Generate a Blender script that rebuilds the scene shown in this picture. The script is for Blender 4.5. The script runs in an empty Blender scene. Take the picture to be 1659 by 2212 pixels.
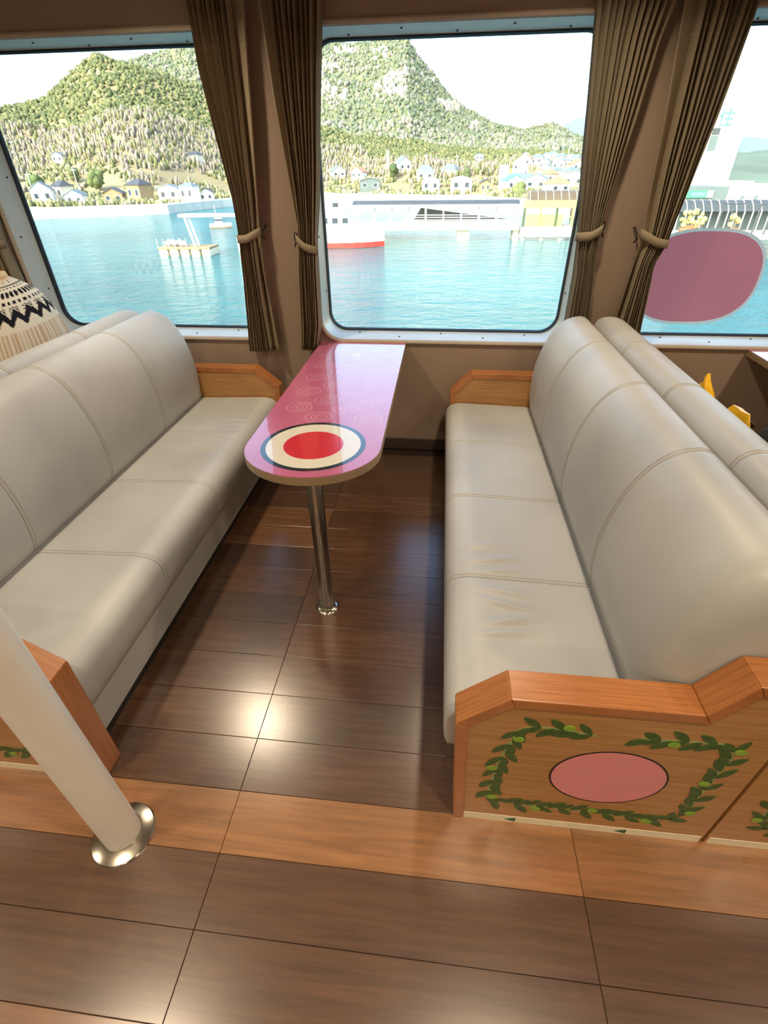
import bpy, bmesh, math, random
import numpy as np
from mathutils import Vector, Matrix, noise

random.seed(7)
rng = np.random.default_rng(11)
C = bpy.context.scene.collection
PI = math.pi

# ------------------------------------------------------------------ camera
CX, CY, F = 829.5, 1106.0, 1050.83
R = np.array([[0.99442041, 0.0511213, -0.09227496],
              [0.10489308, -0.57207371, 0.81346734],
              [-0.01120257, -0.81860753, -0.57424404]])
EYE = np.array([0.0, 0.0, 1.62])
cam_d = bpy.data.cameras.new('camera')
cam_d.sensor_fit = 'VERTICAL'
cam_d.sensor_height = 36.0
cam_d.lens = F / 2212 * 36.0
cam_d.clip_start = 0.02
cam_d.clip_end = 6000
cam = bpy.data.objects.new('camera', cam_d)
C.objects.link(cam)
M = Matrix.Identity(4)
for i in range(3):
    M[i][0], M[i][1], M[i][2], M[i][3] = R[i, 0], -R[i, 1], -R[i, 2], EYE[i]
cam.matrix_world = M
bpy.context.scene.camera = cam

# ------------------------------------------------------------------ sky, sun, exposure
SUN_EL, SUN_ROT = math.radians(34), math.radians(-152)     # sun stands behind the ferry, over the far side of the cabin
world = bpy.data.worlds.new('harbour_sky')
bpy.context.scene.world = world
world.use_nodes = True
wn = world.node_tree.nodes
wl = world.node_tree.links
wn.clear()
sky = wn.new('ShaderNodeTexSky')
sky.sky_type = 'NISHITA'
sky.sun_disc = False
sky.sun_elevation = SUN_EL
sky.sun_rotation = SUN_ROT
sky.air_density = 1.0
sky.dust_density = 3.5
sky.ozone_density = 1.0
bg = wn.new('ShaderNodeBackground')
bg.inputs[1].default_value = 0.92
wo = wn.new('ShaderNodeOutputWorld')
wl.new(sky.outputs[0], bg.inputs[0])
wl.new(bg.outputs[0], wo.inputs[0])

sun_d = bpy.data.lights.new('sun', 'SUN')
sun_d.energy = 2.4
sun_d.color = (1.0, 0.93, 0.82)
sun_d.angle = math.radians(0.6)
sun = bpy.data.objects.new('sun', sun_d)
C.objects.link(sun)
sun_dir = Vector((math.sin(math.radians(-152)) * math.cos(SUN_EL), math.cos(math.radians(-152)) * math.cos(SUN_EL), math.sin(SUN_EL)))
sun.rotation_euler = sun_dir.to_track_quat('Z', 'Y').to_euler()
LAMP_W = 14.5                                                # power of one ceiling downlight

vs = bpy.context.scene.view_settings
vs.view_transform = 'Standard'
vs.look = 'None'
vs.exposure = 0.0
vs.gamma = 1.0
vs.use_curve_mapping = False
bpy.context.scene.cycles.max_bounces = 8
bpy.context.scene.cycles.transparent_max_bounces = 12
bpy.context.scene.cycles.caustics_reflective = False
bpy.context.scene.cycles.caustics_refractive = False
bpy.context.scene.cycles.sample_clamp_indirect = 6.0


def ray(u, v):
    return R @ np.array([u - CX, v - CY, F])


def on_z(u, v, z):
    d = ray(u, v)
    return EYE + d * ((z - EYE[2]) / d[2])


def at(u, v, y):
    d = ray(u, v)
    return EYE + d * (y / d[1])


# ------------------------------------------------------------------ helpers
def tag(o, label=None, cat=None, group=None, kind=None):
    if label: o['label'] = label
    if cat: o['category'] = cat
    if group: o['group'] = group
    if kind: o['kind'] = kind
    return o


def empty(name, loc=(0, 0, 0), rz=0.0, **kw):
    o = bpy.data.objects.new(name, None)
    o.empty_display_size = 0.05
    o.location = loc
    o.rotation_euler = (0, 0, rz)
    C.objects.link(o)
    return tag(o, **kw)


def link_mesh(name, me, mat=None, parent=None):
    o = bpy.data.objects.new(name, me)
    if mat is not None and not me.materials:
        me.materials.append(mat)
    C.objects.link(o)
    if parent is not None:
        o.parent = parent
    return o


class MB:
    """collects boxes, prisms, tubes and lofts; build() links them as one mesh"""
    def __init__(s):
        s.v, s.f = [], []

    def add(s, verts, faces):
        b = len(s.v)
        s.v += [tuple(map(float, p)) for p in verts]
        s.f += [tuple(b + i for i in f) for f in faces]
        return s

    def box(s, x0, x1, y0, y1, z0, z1):
        v = [(x0, y0, z0), (x1, y0, z0), (x1, y1, z0), (x0, y1, z0), (x0, y0, z1), (x1, y0, z1), (x1, y1, z1), (x0, y1, z1)]
        return s.add(v, [(0, 3, 2, 1), (4, 5, 6, 7), (0, 1, 5, 4), (1, 2, 6, 5), (2, 3, 7, 6), (3, 0, 4, 7)])

    def prism(s, poly, axis, a, b):
        """poly of 2-d points extruded along axis ('x','y','z') from a to b"""
        def p3(q, t):
            return {'x': (t, q[0], q[1]), 'y': (q[0], t, q[1]), 'z': (q[0], q[1], t)}[axis]
        n = len(poly)
        v = [p3(q, a) for q in poly] + [p3(q, b) for q in poly]
        f = [tuple(range(n)), tuple(range(2 * n - 1, n - 1, -1))]
        f += [(i, (i + 1) % n, n + (i + 1) % n, n + i) for i in range(n)]
        return s.add(v, f)

    def tube(s, pts, r, n=8, closed=False, caps=True):
        pts = [Vector(p) for p in pts]
        m = len(pts)
        rs = r if isinstance(r, (list, tuple)) else [r] * m
        ring = []
        up = None
        for i, p in enumerate(pts):
            if closed:
                t = pts[(i + 1) % m] - pts[i - 1]
            else:
                t = pts[min(i + 1, m - 1)] - pts[max(i - 1, 0)]
            t.normalize()
            if up is None:
                up = Vector((0, 0, 1)) if abs(t.z) < 0.9 else Vector((1, 0, 0))
            a = t.cross(up)
            if a.length < 1e-6:
                a = t.cross(Vector((0, 1, 0)))
            a.normalize()
            b = t.cross(a)
            up = -b if False else up
            ring.append([p + (a * math.cos(2 * PI * k / n) + b * math.sin(2 * PI * k / n)) * rs[i] for k in range(n)])
        v = [q for rr in ring for q in rr]
        f = []
        for i in range(m if closed else m - 1):
            j = (i + 1) % m
            for k in range(n):
                f.append((i * n + k, i * n + (k + 1) % n, j * n + (k + 1) % n, j * n + k))
        if caps and not closed:
            f.append(tuple(range(n - 1, -1, -1)))
            f.append(tuple((m - 1) * n + k for k in range(n)))
        return s.add(v, f)

    def loft(s, rings, closed_ring=True, caps=True):
        n = len(rings[0])
        v = [q for r in rings for q in r]
        f = []
        for i in range(len(rings) - 1):
            for k in range(n if closed_ring else n - 1):
                f.append((i * n + k, i * n + (k + 1) % n, (i + 1) * n + (k + 1) % n, (i + 1) * n + k))
        if caps and closed_ring:
            f.append(tuple(range(n - 1, -1, -1)))
            f.append(tuple((len(rings) - 1) * n + k for k in range(n)))
        return s.add(v, f)

    def lathe(s, prof, cx, cy, n=32):
        rings = []
        for r, z in prof:
            rings.append([(cx + r * math.cos(2 * PI * k / n), cy + r * math.sin(2 * PI * k / n), z) for k in range(n)])
        return s.loft(rings)

    def build(s, name, mat, parent=None, smooth=False, bevel=0.0, angle=35, seg=2):
        me = bpy.data.meshes.new(name)
        me.from_pydata(s.v, [], s.f)
        bm = bmesh.new()
        bm.from_mesh(me)
        bmesh.ops.recalc_face_normals(bm, faces=bm.faces)
        bm.to_mesh(me)
        bm.free()
        if smooth:
            me.shade_smooth()
            try:
                me.set_sharp_from_angle(angle=math.radians(angle))
            except Exception:
                pass
        o = link_mesh(name, me, mat, parent)
        if bevel > 0:
            m = o.modifiers.new('bevel', 'BEVEL')
            m.width = bevel
            m.segments = seg
            m.limit_method = 'ANGLE'
        return o


def copy_tree(o, parent=None):
    c = o.copy()
    C.objects.link(c)
    c.parent = parent
    for ch in list(o.children):
        copy_tree(ch, c)
    return c


# ------------------------------------------------------------------ materials
def mat_base(name):
    m = bpy.data.materials.new(name)
    m.use_nodes = True
    nt = m.node_tree
    b = nt.nodes['Principled BSDF']
    return m, nt, b


def srgb(r, g, b):
    f = lambda c: (c / 255 / 12.92) if c / 255 <= 0.04045 else ((c / 255 + 0.055) / 1.055) ** 2.4
    return (f(r), f(g), f(b), 1.0)


def simple(name, col, rough=0.5, metal=0.0, spec=0.5, noise_scale=0.0, noise_amt=0.15, bump=0.0, coat=0.0, coat_rough=0.05, stretch=None):
    m, nt, b = mat_base(name)
    b.inputs['Base Color'].default_value = col
    b.inputs['Roughness'].default_value = rough
    b.inputs['Metallic'].default_value = metal
    b.inputs['Specular IOR Level'].default_value = spec
    b.inputs['Coat Weight'].default_value = coat
    b.inputs['Coat Roughness'].default_value = coat_rough
    if noise_scale > 0:
        tc = nt.nodes.new('ShaderNodeTexCoord')
        mp = nt.nodes.new('ShaderNodeMapping')
        if stretch: mp.inputs['Scale'].default_value = stretch
        nz = nt.nodes.new('ShaderNodeTexNoise')
        nz.inputs['Scale'].default_value = noise_scale
        nz.inputs['Detail'].default_value = 4
        nt.links.new(tc.outputs['Object'], mp.inputs['Vector'])
        nt.links.new(mp.outputs[0], nz.inputs['Vector'])
        rp = nt.nodes.new('ShaderNodeMapRange')
        rp.inputs['From Min'].default_value = 0.3
        rp.inputs['From Max'].default_value = 0.7
        rp.inputs['To Min'].default_value = 1 - noise_amt
        rp.inputs['To Max'].default_value = 1 + noise_amt
        nt.links.new(nz.outputs['Fac'], rp.inputs['Value'])
        mx = nt.nodes.new('ShaderNodeVectorMath')
        mx.operation = 'SCALE'
        mx.inputs[0].default_value = col[:3]
        nt.links.new(rp.outputs[0], mx.inputs['Scale'])
        nt.links.new(mx.outputs[0], b.inputs['Base Color'])
        if bump > 0:
            bp = nt.nodes.new('ShaderNodeBump')
            bp.inputs['Strength'].default_value = bump
            bp.inputs['Distance'].default_value = 0.002
            nt.links.new(nz.outputs['Fac'], bp.inputs['Height'])
            nt.links.new(bp.outputs[0], b.inputs['Normal'])
    return m


def leather_mat():
    m, nt, b = mat_base('cream_vinyl')
    tc = nt.nodes.new('ShaderNodeTexCoord')
    n1 = nt.nodes.new('ShaderNodeTexNoise'); n1.inputs['Scale'].default_value = 2.6; n1.inputs['Detail'].default_value = 5
    n2 = nt.nodes.new('ShaderNodeTexVoronoi'); n2.inputs['Scale'].default_value = 420
    cr = nt.nodes.new('ShaderNodeValToRGB')
    cr.color_ramp.elements[0].position = 0.3; cr.color_ramp.elements[0].color = srgb(172, 173, 172)
    cr.color_ramp.elements[1].position = 0.62; cr.color_ramp.elements[1].color = srgb(187, 188, 186)
    nt.links.new(tc.outputs['Object'], n1.inputs['Vector'])
    nt.links.new(tc.outputs['Object'], n2.inputs['Vector'])
    nt.links.new(n1.outputs['Fac'], cr.inputs['Fac'])
    nt.links.new(cr.outputs[0], b.inputs['Base Color'])
    bp = nt.nodes.new('ShaderNodeBump'); bp.inputs['Strength'].default_value = 0.12; bp.inputs['Distance'].default_value = 0.0008
    nt.links.new(n2.outputs['Distance'], bp.inputs['Height'])
    nt.links.new(bp.outputs[0], b.inputs['Normal'])
    b.inputs['Roughness'].default_value = 0.43
    b.inputs['Specular IOR Level'].default_value = 0.45
    return m


def wood_mat(name, dark, light, scale=(1.2, 26, 26), rough=0.4, fine=9.0, coat=0.25):
    m, nt, b = mat_base(name)
    tc = nt.nodes.new('ShaderNodeTexCoord')
    mp = nt.nodes.new('ShaderNodeMapping'); mp.inputs['Scale'].default_value = scale
    n1 = nt.nodes.new('ShaderNodeTexNoise'); n1.inputs['Scale'].default_value = fine; n1.inputs['Detail'].default_value = 8; n1.inputs['Distortion'].default_value = 0.4
    cr = nt.nodes.new('ShaderNodeValToRGB')
    cr.color_ramp.elements[0].position = 0.32; cr.color_ramp.elements[0].color = dark
    cr.color_ramp.elements[1].position = 0.66; cr.color_ramp.elements[1].color = light
    nt.links.new(tc.outputs['Object'], mp.inputs['Vector'])
    nt.links.new(mp.outputs[0], n1.inputs['Vector'])
    nt.links.new(n1.outputs['Fac'], cr.inputs['Fac'])
    nt.links.new(cr.outputs[0], b.inputs['Base Color'])
    bp = nt.nodes.new('ShaderNodeBump'); bp.inputs['Strength'].default_value = 0.15; bp.inputs['Distance'].default_value = 0.001
    nt.links.new(n1.outputs['Fac'], bp.inputs['Height']); nt.links.new(bp.outputs[0], b.inputs['Normal'])
    b.inputs['Roughness'].default_value = rough
    b.inputs['Coat Weight'].default_value = coat
    b.inputs['Coat Roughness'].default_value = 0.25
    return m


def plank_mat():
    """vinyl wood planks: the tone of each plank comes from its object colour, the grain from noise along the plank"""
    m, nt, b = mat_base('plank_vinyl')
    tc = nt.nodes.new('ShaderNodeTexCoord')
    oi = nt.nodes.new('ShaderNodeObjectInfo')
    ad = nt.nodes.new('ShaderNodeVectorMath'); ad.operation = 'ADD'
    sc = nt.nodes.new('ShaderNodeVectorMath'); sc.operation = 'SCALE'; sc.inputs[0].default_value = (31, 17, 5)
    nt.links.new(oi.outputs['Random'], sc.inputs['Scale'])
    nt.links.new(tc.outputs['Object'], ad.inputs[0]); nt.links.new(sc.outputs[0], ad.inputs[1])
    mp = nt.nodes.new('ShaderNodeMapping'); mp.inputs['Scale'].default_value = (1.6, 24, 1)
    n1 = nt.nodes.new('ShaderNodeTexNoise'); n1.inputs['Scale'].default_value = 2.2; n1.inputs['Detail'].default_value = 8; n1.inputs['Roughness'].default_value = 0.62
    nt.links.new(ad.outputs[0], mp.inputs['Vector']); nt.links.new(mp.outputs[0], n1.inputs['Vector'])
    n2 = nt.nodes.new('ShaderNodeTexNoise'); n2.inputs['Scale'].default_value = 2.0; n2.inputs['Detail'].default_value = 3
    nt.links.new(ad.outputs[0], n2.inputs['Vector'])
    rp = nt.nodes.new('ShaderNodeMapRange'); rp.inputs['From Min'].default_value = 0.25; rp.inputs['From Max'].default_value = 0.75
    rp.inputs['To Min'].default_value = 0.62; rp.inputs['To Max'].default_value = 1.38
    nt.links.new(n1.outputs['Fac'], rp.inputs['Value'])
    mu = nt.nodes.new('ShaderNodeVectorMath'); mu.operation = 'SCALE'
    nt.links.new(oi.outputs['Color'], mu.inputs[0]); nt.links.new(rp.outputs[0], mu.inputs['Scale'])
    nt.links.new(mu.outputs[0], b.inputs['Base Color'])
    rr = nt.nodes.new('ShaderNodeMapRange'); rr.inputs['From Min'].default_value = 0.0; rr.inputs['From Max'].default_value = 1.0
    rr.inputs['To Min'].default_value = 0.25; rr.inputs['To Max'].default_value = 0.28
    nt.links.new(n2.outputs['Fac'], rr.inputs['Value']); nt.links.new(rr.outputs[0], b.inputs['Roughness'])
    bp = nt.nodes.new('ShaderNodeBump'); bp.inputs['Strength'].default_value = 0.06; bp.inputs['Distance'].default_value = 0.001
    nt.links.new(n1.outputs['Fac'], bp.inputs['Height']); nt.links.new(bp.outputs[0], b.inputs['Normal'])
    b.inputs['Specular IOR Level'].default_value = 0.7
    b.inputs['Coat Weight'].default_value = 0.8
    b.inputs['Coat Roughness'].default_value = 0.25
    b.inputs['Coat IOR'].default_value = 1.8
    return m


def curtain_mat():
    m, nt, b = mat_base('curtain_cloth')
    tc = nt.nodes.new('ShaderNodeTexCoord')
    mp = nt.nodes.new('ShaderNodeMapping'); mp.inputs['Scale'].default_value = (0.15, 0.15, 9.5)
    wv = nt.nodes.new('ShaderNodeTexNoise'); wv.inputs['Scale'].default_value = 1.0; wv.inputs['Detail'].default_value = 1
    nt.links.new(tc.outputs['Object'], mp.inputs['Vector']); nt.links.new(mp.outputs[0], wv.inputs['Vector'])
    cr = nt.nodes.new('ShaderNodeValToRGB')
    e = cr.color_ramp.elements
    e[0].position = 0.0; e[0].color = srgb(188, 174, 148)
    e[1].position = 1.0; e[1].color = srgb(188, 174, 148)
    q = cr.color_ramp.elements.new(0.495); q.color = srgb(188, 174, 148)
    q = cr.color_ramp.elements.new(0.5); q.color = srgb(205, 190, 160)
    q = cr.color_ramp.elements.new(0.505); q.color = srgb(188, 174, 148)
    nt.links.new(wv.outputs['Fac'], cr.inputs['Fac'])
    n2 = nt.nodes.new('ShaderNodeTexNoise'); n2.inputs['Scale'].default_value = 180
    nt.links.new(tc.outputs['Object'], n2.inputs['Vector'])
    bp = nt.nodes.new('ShaderNodeBump'); bp.inputs['Strength'].default_value = 0.25; bp.inputs['Distance'].default_value = 0.001
    nt.links.new(n2.outputs['Fac'], bp.inputs['Height']); nt.links.new(bp.outputs[0], b.inputs['Normal'])
    nt.links.new(cr.outputs[0], b.inputs['Base Color'])
    b.inputs['Roughness'].default_value = 0.9
    b.inputs['Specular IOR Level'].default_value = 0.1
    tr = nt.nodes.new('ShaderNodeBsdfTranslucent')
    nt.links.new(cr.outputs[0], tr.inputs['Color'])
    mx = nt.nodes.new('ShaderNodeMixShader'); mx.inputs[0].default_value = 0.42
    out = nt.nodes['Material Output']
    nt.links.new(b.outputs[0], mx.inputs[1]); nt.links.new(tr.outputs[0], mx.inputs[2]); nt.links.new(mx.outputs[0], out.inputs['Surface'])
    return m


def glass_mat():
    """a window pane: clear, with a faint mirror image by the Fresnel law"""
    m, nt, b = mat_base('window_glass')
    nt.nodes.remove(b)
    tr = nt.nodes.new('ShaderNodeBsdfTransparent'); tr.inputs[0].default_value = (0.93, 0.975, 0.965, 1)
    gl = nt.nodes.new('ShaderNodeBsdfGlossy'); gl.inputs['Roughness'].default_value = 0.01
    fr = nt.nodes.new('ShaderNodeFresnel'); fr.inputs[0].default_value = 1.45
    mx = nt.nodes.new('ShaderNodeMixShader')
    nt.links.new(fr.outputs[0], mx.inputs[0]); nt.links.new(tr.outputs[0], mx.inputs[1]); nt.links.new(gl.outputs[0], mx.inputs[2])
    nt.links.new(mx.outputs[0], nt.nodes['Material Output'].inputs['Surface'])
    return m


def water_mat():
    m, nt, b = mat_base('harbour_water')
    tc = nt.nodes.new('ShaderNodeTexCoord')
    mp = nt.nodes.new('ShaderNodeMapping'); mp.inputs['Scale'].default_value = (0.55, 1.0, 1)
    nt.links.new(tc.outputs['Object'], mp.inputs['Vector'])
    n1 = nt.nodes.new('ShaderNodeTexNoise'); n1.inputs['Scale'].default_value = 0.8; n1.inputs['Detail'].default_value = 6; n1.inputs['Roughness'].default_value = 0.6
    nt.links.new(mp.outputs[0], n1.inputs['Vector'])
    n2 = nt.nodes.new('ShaderNodeTexNoise'); n2.inputs['Scale'].default_value = 0.035; n2.inputs['Detail'].default_value = 3
    nt.links.new(mp.outputs[0], n2.inputs['Vector'])
    cr = nt.nodes.new('ShaderNodeValToRGB')
    cr.color_ramp.elements[0].position = 0.35; cr.color_ramp.elements[0].color = srgb(26, 92, 98)
    cr.color_ramp.elements[1].position = 0.65; cr.color_ramp.elements[1].color = srgb(44, 116, 120)
    nt.links.new(n2.outputs['Fac'], cr.inputs['Fac']); nt.links.new(cr.outputs[0], b.inputs['Base Color'])
    bp = nt.nodes.new('ShaderNodeBump'); bp.inputs['Strength'].default_value = 1.0; bp.inputs['Distance'].default_value = 0.7
    nt.links.new(n1.outputs['Fac'], bp.inputs['Height']); nt.links.new(bp.outputs[0], b.inputs['Normal'])
    b.inputs['Roughness'].default_value = 0.12
    b.inputs['IOR'].default_value = 1.33
    b.inputs['Specular IOR Level'].default_value = 0.5
    return m


def attr_mat(name, rough=0.9, mult=1.0):
    m, nt, b = mat_base(name)
    a = nt.nodes.new('ShaderNodeAttribute'); a.attribute_name = 'Col'
    nt.links.new(a.outputs['Color'], b.inputs['Base Color'])
    b.inputs['Roughness'].default_value = rough
    b.inputs['Specular IOR Level'].default_value = 0.15
    return m


M_LEATHER = leather_mat()
M_WOOD = wood_mat('oak_panel', srgb(164, 116, 64), srgb(190, 142, 88), scale=(1.0, 1.0, 34), fine=5, rough=0.38)
M_EDGE = wood_mat('oak_edging', srgb(160, 98, 50), srgb(184, 120, 68), scale=(2.2, 60, 2.2), fine=3, rough=0.33)
M_PLANK = plank_mat()
M_CURT = curtain_mat()
M_GLASS = glass_mat()
M_WALL = simple('wall_panel', srgb(158, 138, 120), 0.75, noise_scale=300, noise_amt=0.06, bump=0.3)
M_WALL2 = simple('wall_white', srgb(205, 196, 182), 0.8, noise_scale=200, noise_amt=0.05, bump=0.2)
M_CEIL = simple('ceiling_panel', srgb(214, 206, 192), 0.8, noise_scale=150, noise_amt=0.04)
M_TRIM = simple('window_trim_paint', srgb(190, 176, 158), 0.5, noise_scale=60, noise_amt=0.05)
M_FRAME = simple('aluminium_paint', srgb(214, 226, 228), 0.3, metal=0.1, noise_scale=6, noise_amt=0.05)
M_GASKET = simple('black_rubber', srgb(28, 32, 38), 0.5, noise_scale=80, noise_amt=0.1)
M_SCREW = simple('dark_screw', srgb(40, 44, 44), 0.4, metal=0.7, noise_scale=300, noise_amt=0.2)
M_STEEL = simple('brushed_steel', srgb(168, 162, 152), 0.24, metal=1.0, noise_scale=14, noise_amt=0.1, stretch=(1, 1, 40))
M_STEELF = simple('polished_steel', srgb(190, 184, 172), 0.18, metal=1.0, noise_scale=10, noise_amt=0.06)
M_PAINT = simple('pillar_paint', srgb(242, 238, 230), 0.38, noise_scale=9, noise_amt=0.03, coat=0.2, coat_rough=0.2)
M_PLINTH = simple('black_plinth', srgb(34, 30, 27), 0.6, noise_scale=40, noise_amt=0.15)
M_THREAD = simple('thread', srgb(136, 122, 108), 0.9, noise_scale=300, noise_amt=0.2)
M_BASEB = simple('dark_baseboard', srgb(72, 60, 50), 0.5, noise_scale=30, noise_amt=0.1)
M_GROUT = simple('floor_underlay', srgb(38, 24, 15), 0.7, noise_scale=30, noise_amt=0.2)
M_TAPE = simple('cream_tape', srgb(238, 234, 208), 0.45, noise_scale=40, noise_amt=0.06)
M_ARROW = simple('green_ink', srgb(40, 92, 58), 0.5, noise_scale=200, noise_amt=0.1)
M_LEAF = simple('leaf_ink', srgb(66, 94, 44), 0.5, noise_scale=60, noise_amt=0.25)
M_VINE = simple('vine_ink', srgb(150, 168, 108), 0.5, noise_scale=60, noise_amt=0.12)
M_OLIVE = simple('olive_ink', srgb(138, 176, 62), 0.5, noise_scale=60, noise_amt=0.1)
M_PINK = simple('pink_ink', srgb(232, 148, 152), 0.45, noise_scale=30, noise_amt=0.03)
M_PLUM = simple('dark_ink', srgb(40, 26, 28), 0.45, noise_scale=60, noise_amt=0.1)
M_PRINT = simple('pink_laminate', srgb(190, 102, 136), 0.22, noise_scale=5, noise_amt=0.06, coat=1.0, coat_rough=0.04)
M_LINE = simple('pale_line_ink', srgb(236, 192, 212), 0.22, noise_scale=90, noise_amt=0.03, coat=1.0, coat_rough=0.04)
M_EMB_D = simple('charcoal_ink', srgb(36, 40, 46), 0.22, noise_scale=60, noise_amt=0.05, coat=1.0, coat_rough=0.04)
M_EMB_C = simple('cream_ink', srgb(226, 220, 202), 0.22, noise_scale=60, noise_amt=0.02, coat=1.0, coat_rough=0.04)
M_EMB_R = simple('red_ink', srgb(206, 46, 58), 0.22, noise_scale=60, noise_amt=0.03, coat=1.0, coat_rough=0.04)
M_TEDGE = simple('table_edge', srgb(150, 128, 98), 0.4, noise_scale=30, noise_amt=0.1, stretch=(1, 1, 8))
M_DECAL_W = simple('decal_white', srgb(235, 240, 232), 0.5, noise_scale=40, noise_amt=0.02)
M_DECAL_P = simple('decal_pink', srgb(226, 138, 148), 0.5, noise_scale=20, noise_amt=0.03)
def thin_film(m, col, fac):
    nt = m.node_tree
    tr = nt.nodes.new('ShaderNodeBsdfTranslucent')
    tr.inputs['Color'].default_value = col
    mx = nt.nodes.new('ShaderNodeMixShader')
    mx.inputs[0].default_value = fac
    nt.links.new(nt.nodes['Principled BSDF'].outputs[0], mx.inputs[1])
    nt.links.new(tr.outputs[0], mx.inputs[2])
    nt.links.new(mx.outputs[0], nt.nodes['Material Output'].inputs['Surface'])


thin_film(M_DECAL_W, srgb(244, 248, 242), 0.6)
thin_film(M_DECAL_P, srgb(236, 146, 154), 0.6)
M_YELLOW = simple('yellow_plastic', srgb(238, 186, 28), 0.3, noise_scale=25, noise_amt=0.1)
M_BLACKBAG = simple('black_nylon', srgb(14, 14, 16), 0.7, noise_scale=300, noise_amt=0.3, bump=0.4)
M_SKIN = simple('skin', srgb(206, 164, 136), 0.5, noise_scale=40, noise_amt=0.05)
M_BEIGE = simple('beige_knit', srgb(206, 184, 146), 0.9, noise_scale=160, noise_amt=0.15, bump=0.4)
M_HAIR = simple('dark_hair', srgb(38, 30, 26), 0.5, noise_scale=60, noise_amt=0.4, stretch=(8, 8, 1))
M_JEANS = simple('navy_trousers', srgb(44, 52, 70), 0.9, noise_scale=200, noise_amt=0.2)
M_KNIT = attr_mat('patterned_knit', 0.95)

# ================================================================== structure
WY = 3.09                      # inner face of the window wall
X0, X1, Y0, ZC = -4.4, 4.4, -4.2, 2.42
ROW, LEN = 0.1755, 1.027

floor = MB().box(X0, X1, Y0, WY + 0.24, -0.06, -0.006).build('floor', M_GROUT)
tag(floor, 'brown wood-look plank floor of the ferry cabin', kind='structure')

TONES = dict(d=srgb(88, 61, 43), e=srgb(81, 58, 42), m=srgb(97, 68, 48), l=srgb(146, 102, 64), n=srgb(120, 83, 55))


def plank_mesh(w, l):
    g, c, h = 0.0007, 0.0009, 0.006
    x, y = l / 2 - g, w / 2 - g
    v = [(-x, -y, -h), (x, -y, -h), (x, y, -h), (-x, y, -h), (-x, -y, -c), (x, -y, -c), (x, y, -c), (-x, y, -c),
         (-x + c, -y + c, 0), (x - c, -y + c, 0), (x - c, y - c, 0), (-x + c, y - c, 0)]
    f = [(0, 1, 5, 4), (1, 2, 6, 5), (2, 3, 7, 6), (3, 0, 4, 7), (4, 5, 9, 8), (5, 6, 10, 9), (6, 7, 11, 10), (7, 4, 8, 11), (8, 9, 10, 11)]
    me = bpy.data.meshes.new('plank')
    me.from_pydata(v, [], f)
    me.materials.append(M_PLANK)
    return me


pm = plank_mesh(ROW, LEN)
row_tone = {-1: 'l', -2: 'd', -3: 'd', -4: 'n', -5: 'd', -6: 'l'}
far_tone = ['d', 'e', 'd', 'm', 'd', 'e', 'd', 'm', 'd', 'm', 'd', 'd', 'e']
for r in range(-14, 14):
    y = 0.709 + (r + 0.5) * ROW
    if y + ROW / 2 > WY - 0.002:
        continue
    for c in range(-4, 4):
        x = -0.556 + (c + 0.5) * LEN
        if x - LEN / 2 < X0 or x + LEN / 2 > X1:
            continue
        if y < -0.7 and (c < -3 or c > 2):
            pass
        o = bpy.data.objects.new('plank', pm)
        C.objects.link(o)
        o.parent = floor
        o.location = (x, y, 0)
        t = row_tone.get(r, far_tone[(r + c * 5) % 13])
        if c == -1 and r in (7, 8): t = 'n'
        col = TONES[t]
        j = 1 + random.uniform(-0.07, 0.07)
        o.color = (col[0] * j, col[1] * j, col[2] * j * random.uniform(0.95, 1.05), 1)


# ---- window wall with three rounded openings
def rrect(cx, cz, hw, hh, r, n=7):
    pts = []
    for k, (sx, sz) in enumerate(((1, 1), (-1, 1), (-1, -1), (1, -1))):
        for i in range(n):
            a = (k + i / (n - 1)) * PI / 2
            pts.append((cx + sx * (hw - r) + r * math.cos(a), cz + sz * (hh - r) + r * math.sin(a)))
    return pts


WIN = [(-1.836, 1.463), (0.016, 1.463), (1.868, 1.463)]      # glass centres
GHW, GHH, GR = 0.7145, 0.688, 0.105                           # half sizes of the glass
FW = 0.020                                                  # frame width
TW = 0.012                                                  # rim of the wall opening
wall = MB()
hw, hh, hr = GHW + FW + TW, GHH + FW + TW, GR + FW + TW
zb, zt = WIN[0][1] - hh - 0.03, WIN[0][1] + hh + 0.03
edges = [X0] + [(WIN[i][0] + WIN[i + 1][0]) / 2 for i in range(2)] + [X1]
for i, (cx, cz) in enumerate(WIN):
    a, b = edges[i], edges[i + 1]
    inner = rrect(cx, cz, hw, hh, hr)
    n = 7
    corner = [(b, zt), (a, zt), (a, zb), (b, zb)]
    for y in (WY, WY + 0.24):
        v = [(p[0], y, p[1]) for p in inner] + [(p[0], y, p[1]) for p in corner]
        f = []
        m = len(inner)
        for k in range(m):
            q0, q1 = k // n, ((k + 1) % m) // n
            if q0 == q1:
                f.append((k, k + 1, m + q0))
            else:
                f.append((k, (k + 1) % m, m + q1, m + q0))
        wall.add(v, f)
    m = len(inner)
    v = [(p[0], WY, p[1]) for p in inner] + [(p[0], WY + 0.24, p[1]) for p in inner]
    wall.add(v, [(k, (k + 1) % m, m + (k + 1) % m, m + k) for k in range(m)])
wall.box(X0, X1, WY, WY + 0.24, 0, zb)
wall.box(X0, X1, WY, WY + 0.24, zt, ZC)
tag(wall.build('wall_outer', M_WALL), 'taupe window wall of the cabin', kind='structure')
tag(MB().box(X0, X1, Y0 - 0.08, Y0, 0, ZC).build('wall_inner', M_WALL2), 'pale cabin wall behind the viewer', kind='structure')
tag(MB().box(X0 - 0.08, X0, Y0, WY, 0, ZC).build('wall_left', M_WALL2), 'pale cabin wall at the left end', kind='structure')
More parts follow.
